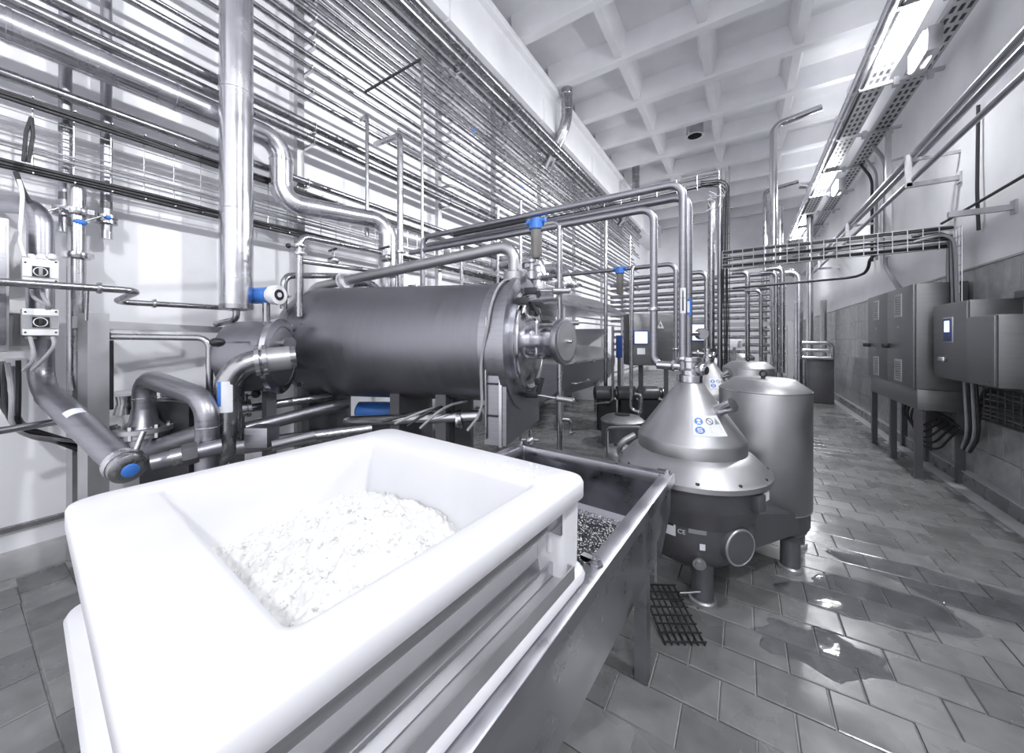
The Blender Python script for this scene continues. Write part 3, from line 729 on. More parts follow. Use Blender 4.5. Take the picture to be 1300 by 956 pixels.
# clamp arms with wooden-looking pale grips
for k, a in enumerate((100, 132, 25, 262)):
    ar = math.radians(a); dd = TN * math.cos(ar) + Vector((0, 0, 1)) * math.sin(ar)
    c = TF + dd * .40 + TA * .06
    cl = link('door_clamp', B().box(c, (.10, .05, .05), math.radians(13), .006).box(c - dd * .10 + TA * .05, (.05, .05, .05), math.radians(13), .005).bar(c + TA * .05, c - dd * .13 + TA * .08, .03, .03), 'dark', t)
    hd = c + TA * .20 - Vector((0, 0, .02)) if k == 3 else c + TA * .16 + TN * (.05 if k != 1 else -.08)
    link('clamp_rod', B().cyl(c + TA * .03, hd, .011, 10), 'steel_bright', cl)
    ha = (hd - c).normalized(); link('clamp_grip', B().lathe([(.014, -.01), (.024, .0), (.020, .08), (.023, .12), (.012, .13)], hd, ha, 14), 'machine', cl)
for sgn in (-1, 1):
    c = TF + TA * .12 + Vector((0, 0, .16 * sgn)) - TN * .06
link('door_handle', B().tube([pc + Vector((.10, -.10, .16)), pc + Vector((.17, -.13, .16)), pc + Vector((.17, -.13, -.12)), pc + Vector((.10, -.10, -.12))], .012, .04, 10), 'steel_bright', t)
tv = TF - TA * .05 + Vector((0, 0, Rr + .05))
link('top_valve', B().lathe([(.04, -.02), (.04, .04), (.025, .05), (.025, .10), (.04, .11), (.04, .13)], tv + TA * .10, seg=18).bar(tv + TA * .10 + Vector((-.06, 0, .09)), tv + TA * .10 + Vector((.07, 0, .10)), .03, .03), 'steel_bright', t)
link('nozzle', B().lathe([(.085, -.03), (.085, .04), (.062, .05)], TF - TA * .10 + Vector((0, 0, Rr + .05)), seg=24), 'machine', t)
# support plate below the front end
pw = .42
pl0 = TF - TN * pw - TA * .01; pl1 = TF + TN * pw - TA * .01
zb = .82
bb = B()
poly = [Vector((pl0.x, pl0.y, zb)), Vector((pl1.x, pl1.y, zb)), Vector((pl1.x, pl1.y, 1.42)), Vector((pl0.x, pl0.y, 1.42))]
bb.prism(poly, -TA, .16); link('support_plate', bb, 'brushed', t)
ed = TF - TN * (pw + .004)
link('edge_strip', B().box((ed.x - .05, ed.y - .01, 1.13), (.02, .012, .64), math.radians(13)), 'steel_bright', t)
link('conduit', B().tube([TF - TN * .46 - TA * .14 + Vector((0, 0, .18)), (pl0.x - .14, pl0.y - .045, 1.42), (pl0.x - .14, pl0.y - .045, .86)], .008, .1, 8), 'steel_bright', t)
for z in (1.48, 1.24, 1.02): link('cable_tie', B().box((pl0.x - .10, pl0.y - .03, z), (.09, .01, .012), math.radians(13)), 'rubber', t)
for dd in (.62, 1.05, 2.02):
    c = TF - TA * dd
    link('leg', B().box((c.x, c.y, .62), (.09, .5, 1.10), math.radians(13)), 'machine_dark', t)
c = TF - TA * 1.25
link('saddle_rail', B().box((c.x, c.y - .05, .28), (2.1, .10, .08), math.radians(13)), 'machine_dark', t)
def rim_pt(deg, da, ro): return TF - TA * da + (TN * math.cos(math.radians(deg)) + Vector((0, 0, 1)) * math.sin(math.radians(deg))) * (Rr + ro)
solo('cable', B().tube([rim_pt(80, -.02, .10)] + [rim_pt(a, .12, .035) for a in (95, 110, 125, 140, 155, 168)] + [Vector((pl0.x - .15, pl0.y - .09, 1.40)), Vector((pl0.x - .15, pl0.y - .07, 1.05)), Vector((pl0.x - .24, pl0.y - .12, .92))], .010, .08, 8), 'greycable', 'pale cable looping over the front rim of big tank', 'cable')
# flat box behind the tank
fb = at(535, 366, t=3.5)
t = thing('duct_box', 'long flat grey metal box lying behind the top of big tank', 'box', fb)
bb = B().box((-2.55, 2.72, 2.0), (1.1, .30, .10), math.radians(13), .01); link('body', bb, 'machine_dark', t)
link('cap', B().box(at(527, 367, t=3.45), (.10, .10, .07), .2, .01), 'steel', t)
link('leg', B().box((-2.5, 2.80, .98), (.06, .06, 1.96)), 'machine_dark', t)
link('leg', B().box((-2.95, 2.69, .98), (.06, .06, 1.96)), 'machine_dark', t)
# things under the tank
t = thing('pump_motor', 'blue pump motor glimpsed beneath the big tank', 'pump', at(470, 560, t=3.4))
c = at(480, 522, t=3.45); link('body', B().lathe([(.06, -.2), (.09, -.18), (.09, .14), (.05, .16)], c, ex, 24), 'blue', t)
link('bracket', B().box(at(508, 516, t=3.4), (.05, .14, .16), .3), 'blue', t)
link('foot', B().box((c.x, c.y, c.z - .35), (.3, .16, .60), TH), 'dark', t)
link('terminal_box', B().box(at(528, 517, t=3.3), (.12, .10, .06), .4, .008), 'frame', t)
pipe('bright pipe running low beneath the tank to support plate', [at(440, 535, t=3.1), at(610, 528, t=2.75)], .045, 'steel_bright', clamps=((at(583, 533, t=2.8), ex),))
pipe('dark fat pipe low between white box and tank', [at(300, 568, t=2.35), at(470, 545, t=2.85)], .05, 'steel')
pipe('thick dark pipe low under the small tank', [at(310, 545, t=2.6), at(440, 512, t=3.2)], .05, 'brushed')
t = thing('junction_box', 'grey metal box with pipe stub just above white box rim', 'box', at(338, 575, t=2.3))
link('body', B().box(at(333, 553, t=2.4), (.15, .13, .13), TH, .006), 'brushed', t); link('stub', B().cyl(at(345, 566, t=2.3), at(400, 553, t=2.45), .035, 16), 'steel_bright', t)
for k in range(4):
    x = 515 + 16 * k
    solo('cable', B().tube([at(x - 30, 535 + 3 * k, t=2.7), at(x, 528 - 4 * k, t=2.75), at(x + 30, 518 - 3 * k, t=2.9)], .010, .1, 8), ('rubber', 'greycable')[k % 2], ORD[k] + ' loose cable from the left tangled beneath the big tank', 'cable', 'cables beneath the big tank')
pipe('short dark drain column below the tank before support plate', [at(574, 490, t=2.9), (at(574, 503, t=2.9).x, at(574, 503, t=2.9).y, 0)], .022, 'dark')
# bigger dark bench/heat exchanger behind lower left pipes
t = thing('plate_unit', 'dark ribbed machine block behind the inverted U pipe', 'machine', at(235, 560, t=2.9))
bc = at(232, 520, t=2.75)
link('body', B().box((bc.x, bc.y, .55), (.36, .30, 1.1), TH, .01), 'dark', t)
for k in range(4): link('tie_rod', B().cyl(at(205, 497 + 4 * k, t=2.62), at(262, 500 + 4 * k, t=2.60), .012, 10), 'steel', t)

# ================================================================== OVERHEAD PIPES
def rx(px, w, t): return w / 2 / F * t
V1 = at(867, 232, t=2.36)
X1 = at(527, 298, Y=V1.y)
zt = 1.34
pipe('topmost overhead pipe dropping straight onto the front separator', [(-2.72, V1.y, 2.0), (-2.72, V1.y, V1.z), (V1.x, V1.y, V1.z), (V1.x, V1.y, zt)], .025, 'brushed', .09, clamps=(((V1.x, V1.y, 1.42), (0, 0, 1)),), seg=16)
V2 = at(873, 248, t=2.45)
pipe('second overhead pipe, just behind and below the topmost one', [(-2.78, V2.y, V2.z), (V2.x, V2.y, V2.z), (V2.x, V2.y, zt)], .029, 'brushed', .09, seg=16)
V3 = at(830, 264, t=2.46); V3b = at(830, 463, t=2.46)
pipe('third overhead pipe bending down left of the separator riser', [(-2.9, V3.y, V3.z), (V3.x, V3.y, V3.z), (V3.x, V3.y, V3b.z), (V1.x - .05, V1.y, V3b.z - .01)], .025, 'brushed', .09, clamps=(((V3.x, V3.y, 1.75), (0, 0, 1)),), seg=16)
# labels on riser
t = thing('pipe_label', 'white arrow label stuck on the separator riser', 'label', (V1.x, V1.y, 1.8))
an = math.atan2(-V1.y, -V1.x)
b1 = cyl_patch(B(), V1, .0262, an - .7, an + .7, at(867, 398, t=2.36).z - .0, at(867, 366, t=2.36).z + .0); link('plate', b1, 'paper', t)
zz0, zz1 = at(867, 395, t=2.36).z, at(867, 368, t=2.36).z
b1 = cyl_patch(B(), V1, .0267, an - .16, an + .16, zz0, zz1 - .05, 4); link('arrow_shaft', b1, 'ink', t)
bb = B(); r_ = .0268
tri = [bb.v((V1.x + r_ * math.cos(an + a), V1.y + r_ * math.sin(an + a), z)) for a, z in ((-.5, zz1 - .06), (.0, zz1 - .06), (.5, zz1 - .06), (0, zz1))]
bb.f([tri[0], tri[1], tri[3]]); bb.f([tri[1], tri[2], tri[3]]); link('arrow_head', bb, 'ink', t)
t = thing('pipe_label', 'small blue and white label on the rear riser of separator', 'label', (V2.x, V2.y, 1.7))
an2 = math.atan2(-V2.y, -V2.x)
link('plate', cyl_patch(B(), V2, .0302, an2 - .9, an2 + .9, at(873, 400, t=2.45).z, at(873, 380, t=2.45).z), 'blue', t)
link('text_band', cyl_patch(B(), V2, .0306, an2 - .4, an2 + .4, at(873, 397, t=2.45).z, at(873, 383, t=2.45).z), 'paper', t)
# filters
for k, (px, yc, yb, t0, lab) in enumerate(((681, 286, 328, 2.94, 'water filter with blue cap hanging from the overhead pipes'), (787, 344, 374, 4.85, 'smaller distant water filter with blue cap on rear crosspipe'))):
    a = at(px, yc, t=t0); zbm = at(px, yb, t=t0).z; t = thing('filter_housing', lab, 'filter', (a.x, a.y, zbm), 'blue-capped filters')
    link('cap', B().lathe([(.035, .055), (.046, .05), (.046, .02), (.060, .018), (.060, -.035), (.052, -.04)], a, seg=26), 'blue', t)
    link('port', B().cyl(a + Vector((-.085, 0, .03)), a + Vector((.085, 0, .03)), .022, 14), 'blue', t)
    link('bowl', B().lathe([(.047, -.04), (.044, zbm - a.z + .02), (.030, zbm - a.z)], a, seg=26), 'bronze', t)
fa = at(681, 282, t=2.94)
pipe('dark pipe with fittings feeding the blue-capped filter', [(-2.3, fa.y, fa.z + .03), (fa.x - .08, fa.y, fa.z + .03)], .018, 'dark')
d0 = at(713, 283, t=2.86)
pipe('slender drop pipe beside the filter reaching down past tank door', [(fa.x + .08, fa.y, d0.z), (d0.x, fa.y, d0.z), (d0.x, fa.y, .02)], .021, 'steel', .06)
gn = at(716, 535, t=3.5)
pipe('short swan-neck drain pipe with foot behind the tub', [at(708, 533, t=3.0), at(725, 533, t=3.05), at(725, 552, t=3.05)], .016, 'steel', .05, clamps=((at(725, 549, t=3.05), (0, 0, 1)),))
# grey pipe over the tank
y0_, y1_, y2_, y3_ = at(394, 430, t=3.75), at(394, 366, t=3.75), at(650, 309, t=2.84), Vector((TF.x - .10, TF.y - .02, TF.z + Rr + .05))
y2_.x, y2_.y = y3_.x, y3_.y
t = thing('process_pipe', 'matt grey pipe arching over the big tank into its nozzle', 'pipe', y3_)
link('tube', B().tube([y0_, y1_, y2_, y3_], .047, .14, 20), 'machine', t)
pd = (y2_ - y1_).normalized(); pf = y1_ + (y2_ - y1_) * .21
for s_ in (-.02, .02): link('flange', B().lathe([(.085, -.012), (.085, .012)], pf + pd * s_, pd, 24), 'lid', t)
pipe('curved bright elbow pipe behind the dome of big tank', [at(440, 362, t=3.75), at(475, 358, t=3.7), at(485, 385, t=3.7)], .04, 'steel', .12)
# tall thin risers in front of wall pipes
z0 = 1.96
p1, p2 = at(455, 150, X=-3.6), at(465, 145, t=3.95)
pipe('thin riser with short top elbow left of taller risers', [at(458, 152, t=4.1), at(466, 146, t=3.95), at(466, 300, t=3.95)], .020, 'steel', .06)
pipe('thicker riser with long top elbow above the big tank', [at(477, 183, t=4.3), at(508, 172, t=3.85), at(508, 378, t=3.85)], .032, 'steel', .07, clamps=((at(508, 320, t=3.85), (0, 0, 1)),))
tp = at(536, 74, t=3.9); tb = at(536, 395, t=3.9)
pipe('tallest thin riser with slanted dark top arm', [tp, tb], .015, 'steel')
pipe('slanted dark arm from wall pipes to the tallest riser', [at(463, 117, X=-3.62), tp], .014, 'dark')
for k, x in enumerate((573, 630, 655, 672)):
    pass
for k, (x, ya, yb, t0, r) in enumerate(((586, 300, 372, 4.6, .022), (632, 262, 365, 4.6, .018), (661, 255, 350, 4.8, .02), (769, 275, 340, 6.6, .035), (800, 300, 345, 7.2, .018))):
    pipe(('first', 'second', 'third', 'fourth', 'fifth')[k] + ' upright pipe from the left behind the overhead pipes', [at(x, ya, t=t0), (at(x, ya, t=t0).x, at(x, ya, t=t0).y, .0)], r, 'steel', group='uprights behind the overhead pipes')

# ducts to the ceiling
for k, (cx_, ytop, r_, lab) in enumerate(((716, 57, .115, 'steel exhaust duct elbowing from ceiling down behind wall pipes'), (800, 215, .115, 'farther exhaust duct elbowing from ceiling behind overhead pipes'))):
    dY = (7.15, 12.2)[k]
    a = Vector((-3.18, dY, 0)) if k == 0 else Vector((-2.98, dY, 0))
    t = thing('exhaust_duct', lab, 'duct', (a.x, a.y, 5.2), 'exhaust ducts')
    pts = [(a.x, a.y, 7.25), (a.x, a.y, 6.15), (a.x - .55, a.y + .1, 5.35)]
    link('tube', B().tube(pts, r_, .22, 28, bn=6), 'steel', t)
    for z in (6.75, 6.42): link('seam_band', B().ring((a.x, a.y, z), (0, 0, 1), r_, .008, 28, 6), 'steel_bright', t)

# overhead wire tray and vertical cable mast
Q = at(908, 226, t=5.6)
wire_tray('cable_tray', 'overhead wire cable tray crossing left from the cable mast', (Q.x + .05, Q.y, Q.z - .12), (XL + .5, Q.y, Q.z - .12), (0, 0, 1), .22, .3, 4, [(.1, 'rubber', .016), (.3, 'rubber', .012), (.85, 'rubber', .014)], (0, 1, 0))
t = thing('cable_mast', 'vertical mast of pipes and tied cables behind the separator', 'mast', (Q.x, Q.y, 0))
for dx, r in ((-.055, .048), (.06, .034)): link('pole', B().cyl((Q.x + dx, Q.y, .0), (Q.x + dx, Q.y, Q.z - .25 + dx * 2), r, 16), 'wpipe' if dx < 0 else 'brushed', t)
bb = B()
for dx in (.09, .14, .19): bb.tube([(Q.x + dx, Q.y - .03, .05), (Q.x + dx, Q.y - .03, Q.z + .12)], .005, 0, 5)
for k in range(26): bb.tube([(Q.x + .09, Q.y - .03, .2 + k * .14), (Q.x + .19, Q.y - .03, .2 + k * .14)], .004, 0, 5)
o = link('wire_mesh', bb, 'dark', t); o['kind'] = 'stuff'
for k in range(4):
    pts = [(Q.x + .10 + .022 * k + random.uniform(-.01, .01), Q.y - .05, .4 + .5 * j) for j in range(6)] + [(Q.x + .12 + .02 * k, Q.y - .02, Q.z - .15 + .03 * k), (Q.x - .2, Q.y, Q.z - .1 + .03 * k)]
    link('cable', B().tube(pts, .009, .15, 6), 'rubber', t)
for k in range(14):
    a = random.uniform(0, 6.3); c = Vector((Q.x + random.uniform(-.1, .12), Q.y - .06, Q.z - random.uniform(.15, .55)))
    link('tie_tail', B().tube([c, c + Vector((math.cos(a) * .12, -.05, math.sin(a) * .1))], .006, 0, 5), 'greycable', t)

# tray crossing to the right wall
Wt = at(1217, 290, X=1.93)
wy = Wt.y; wz = Wt.z
tr = wire_tray('cable_tray', 'wire tray of black cables crossing to the right wall', (-.25, wy, wz - .20), (1.9, wy, wz - .20), (0, 0, 1), .24, .12, 5,
          [(.05, 'rubber', .013), (.12, 'rubber', .012), (.2, 'greycable', .012), (.45, 'rubber', .014), (.55, 'rubber', .012), (.62, 'greycable', .010), (.9, 'rubber', .014), (.97, 'rubber', .012)], (0, 1, 0))
bb = B()
for k in range(5): bb.tube([(1.90, wy - .16 + .06 * k, wz), (1.90, wy - .16 + .06 * k, 1.9)], .0045, 0, 5)
for k in range(9): bb.tube([(1.90, wy - .16, 1.92 + .1 * k), (1.90, wy + .08, 1.92 + .1 * k)], .0045, 0, 5)
o = link('drop_mesh', bb, 'wire', tr); o['kind'] = 'stuff'
for k in range(8):
    yy = wy - .15 + .028 * k
    link('drop_cable', B().tube([(1.6, wy + .01 * k, wz - .10 + .012 * k), (1.84 + .006 * k, yy, wz - .06 + .008 * k), (1.86 + .005 * (k % 3), yy, 2.4), (1.86 + .005 * (k % 3), yy - .03, 1.85)], .014, .12, 8), 'rubber' if k % 3 else 'greycable', tr)
pipe('thin horizontal pipe just beneath the right crossing tray', [at(925, 344, Y=6.3), at(1100, 322, Y=6.3), (2.01, 6.3, at(1100, 322, Y=6.3).z + .05)], .012, 'steel')
pipe('bundle of dark conduit sagging from crossing tray to far racks', [(2.0, at(1105, 322, t=5.0).y, at(1105, 322, t=5.0).z + .03), at(1105, 322, t=5.0), at(1102, 345, t=5.2), at(1085, 352, t=5.6), at(930, 366, t=6.2)], .02, 'dark', .15, cat='conduit')

# ================================================================== RIGHT WALL
tp_l = ['upper pipe of the three sloping toward us on right wall', 'middle pipe of the three on right wall brackets', 'lower pipe of the three on right wall brackets']
for k, (m_, a, r) in enumerate(((1.087, 1.66, .034), (1.035, 1.74, .030), (.941, 1.66, .026))):
    z = HC + m_ * a / cs; pipe(tp_l[k], [(a, .3, z), (a, 15.5, z)], r, 'brushed', group='right wall bracket pipes')
zc_ = HC + .941 * 1.66 / cs
for k, y in enumerate((6.05, 9.0, 12.0)):
    t = thing('pipe_bracket', ('nearest', 'middle', 'farthest')[k] + ' angle-iron bracket holding the three right wall pipes', 'bracket', (1.98, y, zc_ - .1), 'right wall pipe brackets')
    link('arm', B().bar((XR - .0, y, zc_ - .07), (1.60, y, zc_ - .07), .05, .05), 'frame', t)
    link('upright', B().bar((1.62, y, zc_ - .09), (1.62, y, zc_ + .28), .05, .05), 'frame', t)
    link('arm', B().bar((XR, y, zc_ + .22), (1.62, y, zc_ + .22), .035, .035), 'frame', t)
    link('foot', B().box((XR - .01, y, zc_ - .07), (.02, .10, .12)), 'frame', t)
zc2 = HC + .584 * 1.95 / cs
pipe('slim conduit rising toward us low on the right wall', [(1.96, 1.2, zc2), (1.96, 6.3, zc2)], .014, 'dark', cat='conduit')
cy = at(1241, 200, X=1.985).y
pipe('thin upright conduit on right wall crossing the bracket', [(1.99, cy, at(1241, 134, X=1.985).z), (1.985, cy, at(1241, 200, X=1.985).z), (1.975, cy - .02, at(1241, 245, X=1.985).z), (1.985, cy - .02, at(1241, 293, X=1.985).z)], .014, 'dark', .1, cat='conduit')
sy = at(1262, 266, X=1.9)
t = thing('wall_bracket', 'bare angle bar sticking out of right wall below the pipes', 'bracket', (XR, sy.y, sy.z))
link('arm', B().bar((XR, sy.y, sy.z), (1.62, sy.y, sy.z - .0), .04, .05), 'frame', t); link('foot', B().box((XR - .008, sy.y, sy.z), (.016, .08, .12)), 'frame', t)
for k, (x, ya, yb, Xw, mm, r) in enumerate(((1107, 205, 332, 1.99, 'rubber', .022), (1113, 195, 330, 1.985, 'greycable', .02), (1124, 152, 338, 1.98, 'greycable', .03))):
    yw = at(x, 300, X=Xw).y
    pts = [(Xw - .16, yw, 4.80), (Xw, yw, 4.5), (Xw, yw, at(x, yb, X=Xw).z)]
    if k == 2: pts.append((1.80, 6.9, 2.14))
    pipe(('left', 'middle', 'right')[k] + ' vertical cable drop from high tray to the crossing tray', pts, r, mm, .12, cat='cable', group='cable drops on right wall')
t = thing('unistrut', 'pale upright strut hanging from high tray on right wall', 'strut', (1.88, 7.9, 3.4))
link('bar', B().box((1.86, 7.75, 3.75), (.06, .06, 1.9)), 'frame', t); link('arm', B().bar((1.86, 7.75, 4.25), (XR, 7.75, 4.27), .03, .03), 'frame', t)

# tall cabinet
def slats(b, x, yc, zc, wy_, hz, n):
    for k in range(n): b.box((x, yc, zc - hz / 2 + hz * (k + .5) / n), (.012, wy_, hz / n * .5))
    return b
CX, CY0, CY1 = 1.59, 5.79, 7.52
t = thing('control_cabinet', 'tall two-door steel control cabinet on legs against the right wall', 'cabinet', (1.78, (CY0 + CY1) / 2, 0))
link('body', B().box(((CX + .02 + 1.99) / 2, (CY0 + CY1) / 2, (.99 + 2.16) / 2), (1.99 - CX - .02, CY1 - CY0, 2.16 - .99), bevel=.006), 'cabinet', t)
link('plinth', B().box(((CX + .03 + 1.99) / 2, (CY0 + CY1) / 2, .875), (1.99 - CX - .03, CY1 - CY0 - .01, .225), bevel=.004), 'cabinet', t)
for k, (a, c) in enumerate(((CY0 + .004, 6.642), (6.652, CY1 - .004))):
    yc = (a + c) / 2
    d = link('door', B().box((CX + .008, yc, 1.578), (.024, c - a, 1.16), bevel=.004), 'cabinet', t)
    for zc in (1.95, 1.17):
        hz = .26 if zc > 1.5 else .25; cyv = yc + .02
        fr_ = B()
        for s_ in (-1, 1): fr_.box((CX - .007, cyv + s_ * .105, zc), (.012, .014, hz)); fr_.box((CX - .007, cyv, zc + s_ * (hz / 2)), (.012, .22, .014))
        link('vent_frame', fr_, 'frame', d); link('vent_slats', slats(B(), CX - .007, cyv, zc, .20, hz, 9), 'frame', d)
    hy = c - .07
    link('door_handle', B().box((CX - .03, hy, 1.46), (.07, .05, .06), bevel=.008).box((CX - .06, hy - .0, 1.46), (.03, .03, .05)), 'black', d)
    tri = B(); yy, zz = yc + .02, 1.72
    tri.prism([(CX - .005, yy - .04, zz - .035), (CX - .005, yy + .04, zz - .035), (CX - .005, yy, zz + .035)], (-1, 0, 0), .002); link('warning_triangle', tri, 'frame', d)
    bt = B(); bt.prism([(CX - .0075, yy - .003, zz + .02), (CX - .0075, yy - .012, zz - .004), (CX - .0075, yy, zz - .002), (CX - .0075, yy - .005, zz - .026), (CX - .0075, yy + .013, zz + .004), (CX - .0075, yy + .002, zz + .003)], (-1, 0, 0), .001); link('warning_bolt', bt, 'ink', d)
for y in (CY0 + .05, 6.65, CY1 - .07):
    for x in (CX + .05, 1.95):
        lg = link('leg', B().box((x, y, .38), (.06, .06, .76)), 'machine_dark', t); link('foot', B().box((x, y, .006), (.09, .09, .012)), 'machine_dark', lg)
for k in range(5):
    y = 6.2 + .13 * k
    solo('cable', B().tube([(1.80, y, .76), (1.74, y, .60), (1.70 + .03 * k, y - .10, .34 + .03 * k), (1.80, y - .30, .30 + .04 * k), (1.90, y - .5, .62)], .012, .14, 8), 'rubber', ORD[k] + ' black cable loop from the right below the tall cabinet', 'cable', 'cables under the control cabinet')
# wall cabinets
t = thing('control_cabinet', 'wall cabinet with small lit blue screen, right of tall cabinet', 'cabinet', (1.86, 5.3, 1.15))
link('body', B().box((1.865, 5.295, 1.525), (.31, .69, .75), bevel=.006), 'cabinet', t)
d = link('door', B().box((1.702, 5.295, 1.525), (.018, .67, .73), bevel=.004), 'cabinet', t)
yc, zc = at(1204, 416, X=1.69).y, at(1204, 419, X=1.69).z
sc = link('panel_frame', B().box((1.69, yc, zc), (.012, .19, .25), bevel=.003), 'frame', t)
link('panel', B().box((1.685, yc, zc), (.01, .16, .22)), 'navy', sc)
link('screen', B().box((1.68, yc, zc + .035), (.006, .10, .11)), 'screen', sc)
for k in range(4): link('key', B().box((1.68, yc - .055 + .036 * k, zc - .075), (.006, .024, .022)), 'machine_dark', sc)
hy, hz = at(1198, 455, X=1.69).y, at(1198, 456, X=1.69).z
link('latch', B().box((1.675, hy, hz), (.03, .14, .05), bevel=.006), 'steel_bright', t)
t = thing('control_cabinet', 'plain wall cabinet nearest the camera on right wall', 'cabinet', (1.86, 4.7, 1.15))
link('body', B().box((1.862, 4.72, 1.45), (.316, .44, .588), bevel=.006), 'cabinet', t)
link('door', B().box((1.694, 4.72, 1.45), (.02, .425, .57), bevel=.004), 'cabinet', t)
link('latch', B().box((1.682, 4.6, 1.19), (.008, .03, .02)), 'machine_dark', t)
t = thing('wall_duct', 'short dark trunking on right wall above nearest wall cabinet', 'trunking', (1.98, 4.6, 1.9))
link('body', B().box((1.975, 4.4, 1.92), (.07, 1.0, .06)), 'machine_dark', t)
# conduit below wall cabinets
for k in range(9):
    z = 1.08 - .035 * k
    pts = [(1.93 - .01 * (k % 3), 2.8, z + .05)] + [(1.93 - .01 * (k % 3) + random.uniform(-.012, .012), y, z + random.uniform(-.015, .015)) for y in (3.3, 3.8, 4.3, 4.8, 5.2)] + [(1.93, 5.35 + .02 * k, z - .02), (1.93, 5.45 + .02 * k, .62 - .01 * k), (1.92, 5.9, .50 + .02 * k), (1.90, 6.5, .55 + .02 * k)]
    solo('cable', B().tube(pts, .013, .12, 7), 'rubber' if k % 3 else 'dark', ORD[k] + ' cable from the top in the bundle under wall cabinets', 'cable', 'cable bundle under the wall cabinets')
bb = B()
for k in range(4): bb.tube([(1.90, 3.0, .80 + .1 * k), (1.90, 5.5, .80 + .1 * k)], .0045, 0, 5)
for k in range(22): bb.tube([(1.90, 3.05 + k * .11, .80), (1.90, 3.05 + k * .11, 1.10)], .0045, 0, 5)
solo('cable_tray', bb, 'dark', 'wire tray holding cables under the wall cabinets', 'cable tray')
for k in range(4): pipe(ORD[k] + ' conduit drop from the right beneath the lit-screen cabinet', [(1.84, 5.22 + .07 * k, 1.16), (1.86, 5.22 + .07 * k, .62), (1.90, 5.5 + .05 * k, .42)], .013, 'greycable' if k % 2 else 'rubber', .12, cat='conduit', group='conduit drops below screen cabinet')

